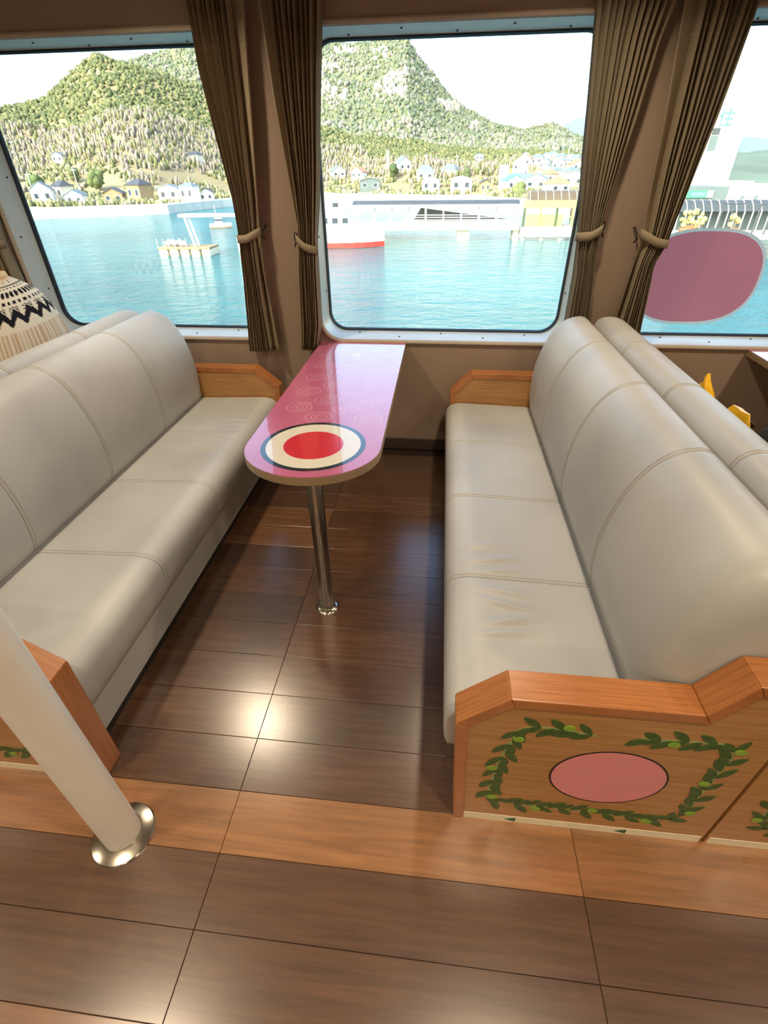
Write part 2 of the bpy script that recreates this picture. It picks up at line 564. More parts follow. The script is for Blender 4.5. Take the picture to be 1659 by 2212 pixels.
tag(MB().box(X1, X1 + 0.08, Y0, WY, 0, ZC).build('wall_right', M_WALL2), 'pale cabin wall at the right end', kind='structure')
tag(MB().box(X0, X1, Y0, WY, ZC, ZC + 0.06).build('ceiling', M_CEIL), 'pale cabin ceiling', kind='structure')
bb = MB().box(X0, X1, WY - 0.012, WY, 0.0, 0.085).build('baseboard_outer', M_BASEB, bevel=0.004)
tag(bb, 'dark brown baseboard under the windows', kind='structure')

SCREW = MB().lathe([(0.0055, 0), (0.0055, 0.002), (0.002, 0.0035)], 0, 0, 8).build('screw', M_SCREW)
screw_me = SCREW.data
bpy.data.objects.remove(SCREW)
WLAB = ['left cabin window with rounded corners and pale metal frame', 'middle cabin window above the pink table',
        'right cabin window carrying a pink sticker']


def ring_strip(mb, loops):
    """loops: list of equal-length 3-d loops, bridged in order"""
    n = len(loops[0])
    v = [p for l in loops for p in l]
    f = []
    for i in range(len(loops) - 1):
        for k in range(n):
            f.append((i * n + k, i * n + (k + 1) % n, (i + 1) * n + (k + 1) % n, (i + 1) * n + k))
    mb.add(v, f)


for i, (cx, cz) in enumerate(WIN):
    w = empty('window_%d' % (i + 1), (cx, WY, cz), label=WLAB[i], kind='structure')
    L = lambda e, y: [(p[0], y, p[1]) for p in rrect(0, 0, GHW + e, GHH + e, GR + e, 9)]
    t = MB()
    ring_strip(t, [L(FW + TW + 0.012, 0.0), L(FW + TW + 0.010, -0.008), L(FW + TW + 0.002, -0.013), L(FW + 0.004, -0.011), L(FW + 0.001, -0.002), L(FW + 0.001, 0.012)])
    t.build('trim', M_TRIM, w, smooth=True, angle=40)
    t = MB()
    ring_strip(t, [L(FW + 0.004, 0.012), L(FW, 0.006), L(0.010, 0.09), L(0.006, 0.160), L(0.002, 0.168), L(0.002, 0.20)])
    t.build('frame', M_FRAME, w, smooth=True, angle=30)
    t = MB()
    ring_strip(t, [L(0.006, 0.170), L(0.004, 0.158), L(0.001, 0.156), L(-0.004, 0.170), L(-0.005, 0.190)])
    t.build('gasket', M_GASKET, w, smooth=True, angle=50)
    pl = L(-0.001, 0.180)
    pb = L(-0.001, 0.184)
    MB().loft([pl, pb]).build('pane', M_GLASS, w)
    spots = []                                        # (x, depth, z, axis the screw head faces)
    for j, sx in enumerate((-0.52, -0.26, 0.0, 0.26, 0.52)):
        dy = 0.055 if j % 2 else 0.115
        e = FW - (FW - 0.010) * dy / 0.09
        spots += [(sx, dy, GHH + e, (PI, 0, 0)), (sx, dy, -GHH - e, (0, 0, 0))]
    for j, sz in enumerate((-0.45, -0.15, 0.15, 0.45)):
        dy = 0.055 if j % 2 else 0.115
        e = FW - (FW - 0.010) * dy / 0.09
        spots += [(GHW + e, dy, sz, (0, -PI / 2, 0)), (-GHW - e, dy, sz, (0, PI / 2, 0))]
    for sx, dy, sz, ro in spots:
        s = bpy.data.objects.new('screw', screw_me)
        C.objects.link(s)
        s.parent = w
        s.location = (sx, dy, sz)
        s.rotation_euler = ro

# ================================================================== ceiling downlights
LIGHTS = [(-1.372, 2.348), (0.45, 2.348), (2.13, 2.348), (-3.1, 2.348), (-3.1, 0.2), (-1.372, 0.2), (0.45, 0.2), (2.13, 0.2),
          (-3.1, -1.6), (-1.372, -1.6), (0.45, -1.6), (2.13, -1.6), (-1.372, -3.4), (0.45, -3.4)]
for k, (x, y) in enumerate(LIGHTS):
    d = empty('ceiling_downlight', (x, y, ZC), label='round recessed warm downlight in the cabin ceiling', cat='downlight', group='downlights in the ceiling')
    MB().lathe([(0.072, 0.0), (0.092, 0.0), (0.092, -0.006), (0.074, -0.01), (0.072, -0.004)], 0, 0, 24).build('rim', M_PAINT, d, smooth=True)
    ld = bpy.data.lights.new('downlight_lamp', 'AREA')
    ld.shape = 'DISK'
    ld.size = 0.14
    ld.energy = LAMP_W
    ld.color = (1.0, 0.81, 0.57)
    ld.spread = math.radians(150)
    lo = bpy.data.objects.new('downlight_lamp', ld)
    C.objects.link(lo)
    lo.parent = d
    lo.location = (0, 0, -0.012)


# ================================================================== benches
SEAT_Y = [0.785 + k * 0.5325 for k in range(5)]
SEAT_PROF = [(0.014, 0.25), (0.004, 0.275), (0.0, 0.31), (0.0, 0.36), (0.006, 0.388), (0.02, 0.408), (0.04, 0.42), (0.07, 0.427)] + \
            [(0.10 + 0.02 * k, 0.429 - 0.0007 * k) for k in range(20)] + [(0.50, 0.414), (0.525, 0.40), (0.53, 0.25)]
BACK_PROF = [(0.53, 0.40), (0.505, 0.43), (0.49, 0.50), (0.485, 0.58), (0.487, 0.64), (0.495, 0.70), (0.508, 0.76), (0.524, 0.81),
             (0.543, 0.855), (0.565, 0.892), (0.592, 0.923), (0.622, 0.945), (0.655, 0.958), (0.69, 0.962), (0.72, 0.955), (0.742, 0.935),
             (0.755, 0.90), (0.758, 0.85), (0.758, 0.40)]


def normals2(prof):
    c = [sum(p[0] for p in prof) / len(prof), sum(p[1] for p in prof) / len(prof)]
    out = []
    n = len(prof)
    for i in range(n):
        a, b = prof[i - 1], prof[(i + 1) % n]
        t = (b[0] - a[0], b[1] - a[1])
        l = math.hypot(*t) or 1
        nn = (t[1] / l, -t[0] / l)
        if nn[0] * (c[0] - prof[i][0]) + nn[1] * (c[1] - prof[i][1]) < 0:
            nn = (-nn[0], -nn[1])
        out.append(nn)                    # points inwards
    return out


def section(prof, y0, y1, round0, round1, ny, wr=()):
    """loft of a profile from y0 to y1; the ends sink in towards a seam (or roll over when round > 0.02)"""
    nrm = normals2(prof)
    ys = []
    for e in (0, 0.002, 0.005, 0.009, 0.014, 0.022):
        ys.append(y0 + e * max(1, round0 / 0.012))
    ye = []
    for e in (0.022, 0.014, 0.009, 0.005, 0.002, 0):
        ye.append(y1 - e * max(1, round1 / 0.012))
    a, b = ys[-1], ye[0]
    mid = [a + (b - a) * k / ny for k in range(1, ny)]
    rings = []
    for y in ys + mid + ye:
        s = 0.0
        for r, d in ((round0, y - y0), (round1, y1 - y)):
            if d < r:
                q = 1 - d / r
                s = max(s, (1 - math.sqrt(max(0, 1 - q * q))) * (r if r > 0.02 else 0.0075))
        ring = []
        for (pd, pz), nn in zip(prof, nrm):
            dz = 0.0
            s1 = s if s < 0.01 or prof is not BACK_PROF else s * min(1, max(0, (0.745 - pd) / 0.1)) * min(1, max(0, (pz - 0.42) / 0.06))
            for (wy, wd, wl, wa, ww, sl) in wr:
                if 0.06 < pd < 0.49:
                    yy = y - wy - sl * (pd - wd) - 0.3 * (pd - wd) ** 2
                    dz += wa * math.exp(-(yy / ww) ** 2) * math.exp(-((pd - wd) / wl) ** 2)
            ring.append((pd + nn[0] * s1, y, pz + nn[1] * s1 + dz))
        rings.append(ring)
    return rings


PANEL_OUT = [(0.048, 0.0), (0.02, 0.497), (0.14, 0.612), (0.57, 0.612), (0.64, 0.725), (0.7645, 0.725)]


def offset_poly(pts, t):
    """offset an open polyline to its right-hand (inner) side with mitred corners"""
    out = []
    segs = []
    for i in range(len(pts) - 1):
        dx, dz = pts[i + 1][0] - pts[i][0], pts[i + 1][1] - pts[i][1]
        l = math.hypot(dx, dz)
        segs.append(((dx / l, dz / l), (dz / l, -dx / l)))
    for i in range(len(pts)):
        if i == 0:
            out.append((pts[0][0] + segs[0][1][0] * t, pts[0][1]))
        elif i == len(pts) - 1:
            n = segs[-1][1]
            out.append((pts[i][0] + n[0] * t, pts[i][1] + n[1] * t))
        else:
            n0, n1 = segs[i - 1][1], segs[i][1]
            m = (n0[0] + n1[0], n0[1] + n1[1])
            k = t / max(0.2, (1 + n0[0] * n1[0] + n0[1] * n1[1]))
            out.append((pts[i][0] + m[0] * k, pts[i][1] + m[1] * k))
    return out


def leaf_poly(cx, cz, ang, l, w):
    pts = []
    for s in (1, -1):
        for k in range(7):
            t = k / 7 if s == 1 else 1 - k / 7
            r = w * math.sin(PI * t) ** 0.8
            x, z = t * l, s * r
            pts.append((cx + x * math.cos(ang) - z * math.sin(ang), cz + x * math.sin(ang) + z * math.cos(ang)))
    return pts


# garland path on an end panel: (d, z) measured from the front of the bench, two open runs
GARLAND = [[(0.432 - 0.07, 0.489), (0.39 - 0.07, 0.496), (0.33 - 0.07, 0.505), (0.275 - 0.07, 0.504), (0.245 - 0.07, 0.485), (0.235 - 0.07, 0.44), (0.22 - 0.07, 0.36), (0.212 - 0.07, 0.27),
            (0.207 - 0.07, 0.19), (0.205 - 0.07, 0.135), (0.235 - 0.07, 0.118), (0.30 - 0.07, 0.112), (0.38 - 0.07, 0.112), (0.46 - 0.07, 0.112), (0.54 - 0.07, 0.107), (0.62 - 0.07, 0.105), (0.69 - 0.07, 0.108)],
           [(0.70 - 0.07, 0.108), (0.735 - 0.07, 0.14), (0.745 - 0.07, 0.20), (0.748 - 0.07, 0.28), (0.752 - 0.07, 0.36), (0.755 - 0.07, 0.44), (0.75 - 0.07, 0.485), (0.72 - 0.07, 0.503), (0.66 - 0.07, 0.502), (0.60 - 0.07, 0.498), (0.53 - 0.07, 0.495)]]


def resample(pts, step):
    out = []
    acc = 0.0
    nxt = step * 0.4
    for a, b in zip(pts[:-1], pts[1:]):
        l = math.dist(a, b)
        while nxt <= acc + l:
            t = (nxt - acc) / l
            out.append(((a[0] + (b[0] - a[0]) * t, a[1] + (b[1] - a[1]) * t), math.atan2(b[1] - a[1], b[0] - a[0])))
            nxt += step
        acc += l
    return out


def end_panel(root, X, y0, y1, shift, outer, printed):
    """wooden bench end between y0 and y1; X maps depth to world x; outer = +1 faces the wall, -1 faces the aisle"""
    out = [(d + shift * max(0.0, 1 - k / 3.0), z) for k, (d, z) in enumerate(PANEL_OUT)]
    inn = offset_poly(out, 0.032)
    ys, ye = y0, y1
    core = [(inn[0][0], 0.0)] + inn[1:] + [(inn[-1][0], 0.0)]
    p = MB().prism([(X(d), z) for d, z in core], 'y', ys + 0.004, ye - 0.004).build('end_panel', M_WOOD, root)
    for k in range(5):
        q = [out[k], out[k + 1], inn[k + 1], inn[k]]
        MB().prism([(X(d), z) for d, z in q], 'y', ys, ye).build('edging', M_EDGE, p, bevel=0.003)
    if not printed:
        return p
    yp = ys + 0.004
    # cream tape along the floor with green arrows
    MB().box(min(X(out[0][0] + 0.005), X(0.758)), max(X(out[0][0] + 0.005), X(0.758)), yp - 0.0012, yp, 0.0, 0.034).build('tape_strip', M_TAPE, p)
    for d in (0.20, 0.52):
        s = 1 if X(1) > X(0) else -1
        tri = [(X(d), 0.016), (X(d) + 0.032, 0.028), (X(d) + 0.032, 0.006)]
        MB().prism(tri, 'y', yp - 0.0022, yp - 0.0012).build('arrow_print', M_ARROW, p)
    # garland print
    vine = MB()
    s = 1
    for run in GARLAND:
        for a, b in zip(run[:-1], run[1:]):
            dx, dz = b[0] - a[0], b[1] - a[1]
            l = math.hypot(dx, dz)
            nx, nz = -dz / l * 0.0035, dx / l * 0.0035
            vine.prism([(X(a[0] + nx), a[1] + nz), (X(b[0] + nx), b[1] + nz), (X(b[0] - nx), b[1] - nz), (X(a[0] - nx), a[1] - nz)], 'y', yp - 0.0004, yp)
        for k, (c, ang) in enumerate(resample(run, 0.031)):
            s = -s
            lp = [(c, ang + s * random.uniform(0.45, 0.8), random.uniform(0.052, 0.066), random.uniform(0.010, 0.013))]
            if k % 2 == 0:
                lp.append((c, ang - s * random.uniform(0.4, 0.7), random.uniform(0.044, 0.056), 0.0105))
            for q, (cc, lean, ll, lw) in enumerate(lp):
                lf = MB().prism([(X(d), z) for d, z in leaf_poly(cc[0], cc[1], lean, ll, lw)], 'y', yp - 0.0008 - 0.00025 * ((k * 2 + q) % 6), yp - 0.0004).build('leaf_print', M_LEAF, p)
            if k % 5 == 2:
                oc = (c[0] + 0.014 * math.cos(ang + s * 1.6), c[1] + 0.014 * math.sin(ang + s * 1.6))
                MB().prism([(X(oc[0] + 0.0145 * math.cos(t * PI / 7)), oc[1] + 0.0105 * math.sin(t * PI / 7)) for t in range(14)], 'y', yp - 0.0028, yp - 0.0010).build('olive_print', M_OLIVE, p)
    vine.build('vine_print', M_VINE, p)
    # plain oval print in the middle of the garland
    for rx, rz, mt, dy, nm in ((0.150, 0.130, M_PLUM, 0.0006, 'oval_outline'), (0.144, 0.124, M_PINK, 0.0012, 'oval_print')):
        MB().prism([(X(0.432 + rx * math.cos(t * PI / 24)), 0.300 + rz * math.sin(t * PI / 24)) for t in range(48)], 'y', yp - dy, yp).build(nm, mt, p)
    return p


def bench(name, xf, sg, label, shift, wrinkles=()):
    X = lambda d: xf + sg * d
    root = empty(name, (0, 0, 0), label=label, cat='bench', group='cream benches of the cabin')
    for k in range(4):
        y0, y1 = SEAT_Y[k], SEAT_Y[k + 1]
        wr = [w for w in wrinkles if y0 - 0.05 < w[0] < y1 + 0.05]
        rings = section(SEAT_PROF, y0, y1, 0.012, 0.012, 60 if wr else 14, wr)
        st = MB().loft([[(X(d), y, z) for d, y, z in r] for r in rings]).build('seat_cushion', M_LEATHER, root, smooth=True, angle=50)
        r0 = 0.075 if k == 0 else 0.012
        r1 = 0.055 if k == 3 else 0.012
        rings = section(BACK_PROF, y0 + 0.004 * (k == 0), y1, r0, r1, 14)
        bk = MB().loft([[(X(d), y, z) for d, y, z in r] for r in rings]).build('backrest_cushion', M_LEATHER, root, smooth=True, angle=50)
        if k > 0:
            for prof, par, lo, hi in ((SEAT_PROF, st, 0, len(SEAT_PROF) - 2), (BACK_PROF, bk, 1, len(BACK_PROF) - 2)):
                nr = normals2(prof)
                pts = []
                for i in range(lo, hi):
                    pts.append((X(prof[i][0] - nr[i][0] * 0.0001), y0 + 0.0125, prof[i][1] - nr[i][1] * 0.0001))
                MB().tube(pts, 0.0007, 5).build('stitching', M_THREAD, par)
    ya, yb = SEAT_Y[0] + 0.002, SEAT_Y[4] - 0.002
    MB().box(min(X(0.052), X(0.50)), max(X(0.052), X(0.50)), ya, yb, 0.06, 0.252).build('seat_base', M_LEATHER, root, bevel=0.004)
    MB().box(min(X(0.075), X(0.75)), max(X(0.075), X(0.75)), ya, yb, 0.0, 0.06).build('plinth', M_PLINTH, root)
    MB().box(min(X(0.50), X(0.757)), max(X(0.50), X(0.757)), ya, yb, 0.06, 0.41).build('back_base', M_LEATHER, root)
    end_panel(root, X, 0.70, 0.785, shift, -1, True)
    end_panel(root, X, 2.917, 3.0, shift, 1, False)
    return root


def W(y, d, wl, a, ww=0.011, sl=0.0):
    return (y, d, wl, a * 1.5, ww, sl)


bench('upholstered_bench', 0.072, 1, 'cream vinyl bench right of the pink table, its near wooden end facing the aisle', 0.0,
      [W(1.50, 0.15, 0.09, 0.004, 0.014, 0.25), W(1.415, 0.17, 0.10, 0.006, 0.016, 0.2), W(1.36, 0.2, 0.08, 0.005, 0.012, 0.1),
       W(1.25, 0.21, 0.08, 0.006, 0.014, -0.15), W(1.19, 0.2, 0.075, 0.007, 0.013, -0.25), W(1.12, 0.21, 0.07, 0.007, 0.014, 0.25), W(1.065, 0.19, 0.07, 0.006, 0.013, 0.1)])
bench('upholstered_bench', -1.012, -1, 'cream vinyl bench left of the pink table, behind the white pillar', -0.055,
      [W(2.56, 0.13, 0.07, 0.004, 0.012, 0.2), W(2.50, 0.12, 0.07, 0.004, 0.012, -0.1), W(2.30, 0.15, 0.07, 0.005, 0.012, 0.2), W(2.24, 0.18, 0.09, 0.006, 0.013, 0.25), W(2.18, 0.17, 0.09, 0.006, 0.013, 0.1),
       W(2.10, 0.2, 0.09, 0.007, 0.013, 0.2), W(2.04, 0.22, 0.1, 0.007, 0.013, 0.15), W(1.98, 0.2, 0.1, 0.006, 0.013, 0.2)])
bench('upholstered_bench', 1.612, -1, 'cream vinyl bench back to back with the right one, facing the next table', 0.0)
bench('upholstered_bench', -2.545, 1, 'cream vinyl bench back to back with the left one, under the patterned sweater', 0.0)


# ================================================================== tables
def table(cx, tip, label):
    root = empty('fixed_table', (cx, WY, 0), label=label, cat='table')
    L = WY - tip                                     # length from the wall to the rounded end
    r = 0.268
    cyc = -(L - 0.245)

    def outline(e):
        hw_, pts = r - e, [(r - e, -0.001 - e), (-(r - e), -0.001 - e)]
        for k in range(25):
            a = PI + PI * k / 24
            pts.append((hw_ * math.cos(a), cyc + (0.245 - e) * math.sin(a)))
        return pts
    MB().prism(outline(0.0), 'z', 0.703, 0.7375).build('table_top', M_TEDGE, root, bevel=0.003)
    p = MB().prism(outline(0.0008), 'z', 0.7375, 0.7400).build('laminate', M_PRINT, root)
    # pale line pattern: rows of plain spiral shells
    ln = MB()
    row = 0
    yy = -0.07
    while yy > cyc - 0.20:
        for xx in np.arange(-0.36, 0.37, 0.22):
            px = xx + (row % 2) * 0.11
            if abs(px) > 0.202 or (px ** 2 + (yy - cyc - 0.005) ** 2) < 0.262 ** 2 or (yy < cyc and math.hypot(px, yy - cyc) > 0.19):
                continue
            for t0, t1, r0, r1 in ((0.0, 4.6 * PI, 0.010, 0.056), (0.3 * PI, 1.5 * PI, 0.066, 0.066)):
                K = 44
                pts = []
                for k in range(K + 1):
                    t = t0 + (t1 - t0) * k / K
                    rr = r0 + (r1 - r0) * k / K
                    pts.append((px + rr * math.cos(t), yy + rr * 0.85 * math.sin(t)))
                for k in range(K):
                    a, b = pts[k], pts[k + 1]
                    dx, dy = b[0] - a[0], b[1] - a[1]
                    l = math.hypot(dx, dy)
                    nx, ny = -dy / l * 0.0011, dx / l * 0.0011
                    ln.add([(a[0] + nx, a[1] + ny, 0.7402), (b[0] + nx, b[1] + ny, 0.7402), (b[0] - nx, b[1] - ny, 0.7402), (a[0] - nx, a[1] - ny, 0.7402)], [(0, 1, 2, 3)])
        yy -= 0.098
        row += 1
    ln.build('shell_line_print', M_LINE, p)
    # plain round emblem near the rounded end
    for k, (r0, r1, mt, nm) in enumerate(((0.186, 0.206, M_EMB_D, 'emblem_rim'), (0.118, 0.186, M_EMB_C, 'emblem_field'), (0.0, 0.118, M_EMB_R, 'emblem_core'))):
        N = 64
        e = MB()
        ycen = cyc + 0.005
        if r0 > 0:
            v = [(rr * math.cos(2 * PI * i / N), ycen + rr * math.sin(2 * PI * i / N), 0.7404) for rr in (r0, r1) for i in range(N)]
            e.add(v, [(i, (i + 1) % N, N + (i + 1) % N, N + i) for i in range(N)])
        else:
            e.add([(r1 * math.cos(2 * PI * i / N), ycen + r1 * math.sin(2 * PI * i / N), 0.7404) for i in range(N)], [tuple(range(N))])
        e.build(nm, mt, p)
    lx, ly = 0.030, -(WY - 1.525)
    MB().lathe([(0.031, 0.004), (0.031, 0.703)], lx, ly, 28).build('pole', M_STEEL, root, smooth=True)
    MB().lathe([(0.052, 0.0), (0.052, 0.003), (0.048, 0.008), (0.036, 0.014), (0.032, 0.014)], lx, ly, 32).build('floor_flange', M_STEELF, root, smooth=True)
    MB().lathe([(0.07, 0.703), (0.07, 0.696), (0.032, 0.690)], lx, ly, 28).build('top_flange', M_STEEL, root, smooth=True)
    MB().box(-0.2, 0.2, -0.03, -0.001, 0.66, 0.703).build('wall_bracket', M_STEEL, root)
    return root


table(-0.466, 1.43, 'pink patterned table with rounded end on a steel pole between the benches')
table(2.075, 1.43, 'next pink table, only its far corner showing at the right edge')

# ================================================================== pillar
pil = empty('support_pillar', (-0.862, 0.553, 0), label='white round pillar with a steel floor ring in front of the left bench', cat='pillar')
MB().lathe([(0.051, 0.003), (0.051, ZC)], 0, 0, 40).build('shaft', M_PAINT, pil, smooth=True)
MB().lathe([(0.089, 0.0), (0.089, 0.003), (0.086, 0.006), (0.056, 0.014), (0.052, 0.014)], 0, 0, 48).build('floor_ring', M_STEELF, pil, smooth=True, angle=20)


# ================================================================== curtains
def interp(tab, z):
    t = sorted([(q[1], q[0]) for q in tab])
    return float(np.interp(z, [a for a, _ in t], [b for _, b in t]))


def curtain(label, left, right, wall_side, ztie, zbot, pleats, hem=0.15, tie_lo=0.0, tie_hi=0.0, yc=3.025):
    """left / right: tables of (x, z) edges; wall_side -1 = flat hem on the left, +1 = on the right"""
    root = empty('curtain', (0, 0, 0), label=label, cat='curtain', group='tied back pleated curtains')
    top = 2.40
    lt = [(left[0][0] - (left[0][0] - left[1][0]) * -0.6, top)] + list(left)
    rt = [(right[0][0] + (right[0][0] - right[1][0]) * 0.6, top)] + list(right)
    zs = sorted(set([top, zbot] + [round(zbot + (top - zbot) * k / 46, 4) for k in range(47)]), reverse=True)
    us, ph = [], []
    n = pleats * 2
    hs = []
    if wall_side < 0:
        us += [0.0, 0.03]; ph += [0.3, 0.4]
        a, b = hem, 1.0
    else:
        a, b = 0.0, 1.0 - hem
    for k in range(n + 1):
        us.append(a + (b - a) * k / n)
        ph.append(1.0 if k % 2 else -1.0)
        if k < n:
            us.append(a + (b - a) * (k + 0.5) / n)
            ph.append(0.0)
    if wall_side > 0:
        us += [0.97, 1.0]; ph += [0.4, 0.3]
    jit = [random.uniform(-0.25, 0.25) / n for _ in us]
    amp = [random.uniform(0.75, 1.2) for _ in us]
    rows = []
    for z in zs:
        xl, xr = interp(lt, z), interp(rt, z)
        w = xr - xl
        depth = min(0.05, 0.032 + 0.12 * max(0.0, 0.22 - w))
        near = math.exp(-((z - ztie) / 0.13) ** 2)
        r = []
        for u, p, j, am in zip(us, ph, jit, amp):
            uu = u + (j if 0 < u < 1 else 0)
            bow = 0.02 * math.sin(PI * u) * (0.4 + near)
            y = yc - bow - p * am * depth * (1 - 0.45 * near) + 0.004 * math.sin(9 * z + 20 * u)
            r.append((xl + w * uu, y, z))
        rows.append(r)
    body = MB().loft(rows, closed_ring=False).build('curtain_cloth', M_CURT, root, smooth=True, angle=18)
    m = body.modifiers.new('thickness', 'SOLIDIFY')
    m.thickness = 0.0015
    # tieback: a soft band passing round the gathered cloth, rising to the wall side
    xl, xr = interp(lt, ztie) - 0.012, interp(rt, ztie) + 0.006
    K = 28
    outer, inner = [], []
    for k in range(K):
        a = 2 * PI * k / K
        x = (xl + xr) / 2 + (xr - xl) / 2 * math.cos(a)
        y = yc - 0.008 + 0.055 * math.sin(a) * (1.0 if math.sin(a) < 0 else 0.8)
        zc = ztie + (tie_lo + (tie_hi - tie_lo) * (x - xl) / (xr - xl)) - 0.012 * (1 - abs(math.cos(a)))
        outer.append((x, y, zc))
    band = MB()
    h = 0.020
    ringA = [(x, y, z + h) for x, y, z in outer]
    ringB = [(x, y, z) for x, y, z in outer]
    ringC = [(x, y, z - h) for x, y, z in outer]
    ring_strip(band, [ringA, ringB, ringC])
    t = band.build('tieback', M_CURT, root, smooth=True, angle=60)
    m = t.modifiers.new('thickness', 'SOLIDIFY')
    m.thickness = 0.003
    hx = xr if wall_side > 0 else xl
    hk = MB()
    sgn = 1 if wall_side > 0 else -1
    hk.tube([(hx + sgn * 0.016, WY - 0.002, ztie + 0.05), (hx + sgn * 0.016, WY - 0.03, ztie + 0.05), (hx + sgn * 0.010, yc + 0.01, ztie + 0.03), (hx + sgn * 0.004, yc, ztie + 0.0), (hx + sgn * 0.014, yc + 0.012, ztie - 0.015)], 0.0035, 8)
    hk.build('hook', M_SCREW, root, smooth=True)
    return root


curtain('pleated tan curtain tied at the right side of the left window',
        [(-1.211, 2.262), (-1.206, 2.028), (-1.171, 1.763), (-1.136, 1.504), (-1.138, 1.329), (-1.142, 1.116), (-1.185, 0.700)],
        [(-0.942, 2.253), (-0.964, 1.919), (-1.017, 1.351), (-1.016, 1.116), (-0.991, 0.690)], 1, 1.325, 0.692, 9, hem=0.24, tie_lo=-0.01, tie_hi=0.025)
curtain('pleated tan curtain tied at the left side of the middle window, above the table corner',
        [(-0.879, 2.251), (-0.855, 1.917), (-0.797, 1.355), (-0.811, 1.214), (-0.847, 0.715)],
        [(-0.593, 2.242), (-0.627, 1.931), (-0.665, 1.562), (-0.700, 1.300), (-0.715, 0.861), (-0.745, 0.715)], -1, 1.29, 0.712, 9, hem=0.16, tie_lo=0.035, tie_hi=-0.03)
curtain('pleated tan curtain at the right side of the middle window, falling behind the right bench',
        [(0.602, 2.203), (0.618, 2.059), (0.659, 1.681), (0.704, 1.348), (0.726, 1.127), (0.73, 0.90), (0.72, 0.7)],
        [(0.926, 2.193), (0.9, 2.077), (0.869, 1.818), (0.818, 1.465), (0.816, 1.348), (0.815, 1.229), (0.85, 0.95), (0.87, 0.7)], 1, 1.335, 0.745, 10, hem=0.10, tie_lo=-0.01, tie_hi=0.03)
curtain('pleated tan curtain at the left side of the right window, beside the pink sticker',
        [(0.956, 2.192), (1.016, 1.463), (1.027, 1.337), (0.993, 0.912), (0.98, 0.7)],
        [(1.259, 2.182), (1.255, 2.114), (1.224, 1.788), (1.183, 1.484), (1.159, 1.29), (1.119, 1.197), (1.151, 0.827), (1.165, 0.7)], -1, 1.31, 0.745, 9, hem=0.22, tie_lo=0.03, tie_hi=-0.02)
curtain('curtain edge left of the left window, cut by the photo border',
        [(-2.80, 2.25), (-2.75, 1.6), (-2.72, 1.3), (-2.74, 1.1), (-2.78, 0.7)],
        [(-2.54, 2.25), (-2.57, 1.6), (-2.590, 1.354), (-2.590, 1.234), (-2.58, 1.094), (-2.57, 0.7)], -1, 1.31, 0.70, 10, hem=0.2, tie_lo=0.03, tie_hi=-0.02)

# ================================================================== sticker on the right window
stk = empty('window_sticker', (1.478, WY + 0.1795, 1.086), label='large pink sticker with white border on the right window', cat='sticker')


def blob(e):
    pts = []
    for k in range(72):
        a = 2 * PI * k / 72
        ca, sa = math.cos(a), math.sin(a)
        r = 1 / ((abs(ca) / (0.335 + e)) ** 2.6 + (abs(sa) / (0.240 + e)) ** 2.6) ** (1 / 2.6)
        pts.append((r * ca, r * sa))
    return pts


o_, i_ = blob(0.016), blob(0.0)
n = len(o_)
MB().add([(x, -0.0008, z) for x, z in o_] + [(x, -0.0008, z) for x, z in i_], [(k, (k + 1) % n, n + (k + 1) % n, n + k) for k in range(n)]).build('white_border', M_DECAL_W, stk)
MB().add([(x, -0.0008, z) for x, z in i_], [tuple(range(n))]).build('pink_face', M_DECAL_P, stk)

# ================================================================== seated person behind the left bench
per = empty('person', (-2.245, 2.455, 0.425), label='person in a black and white yoke-patterned knit sweater, back turned, behind the left bench', cat='person')


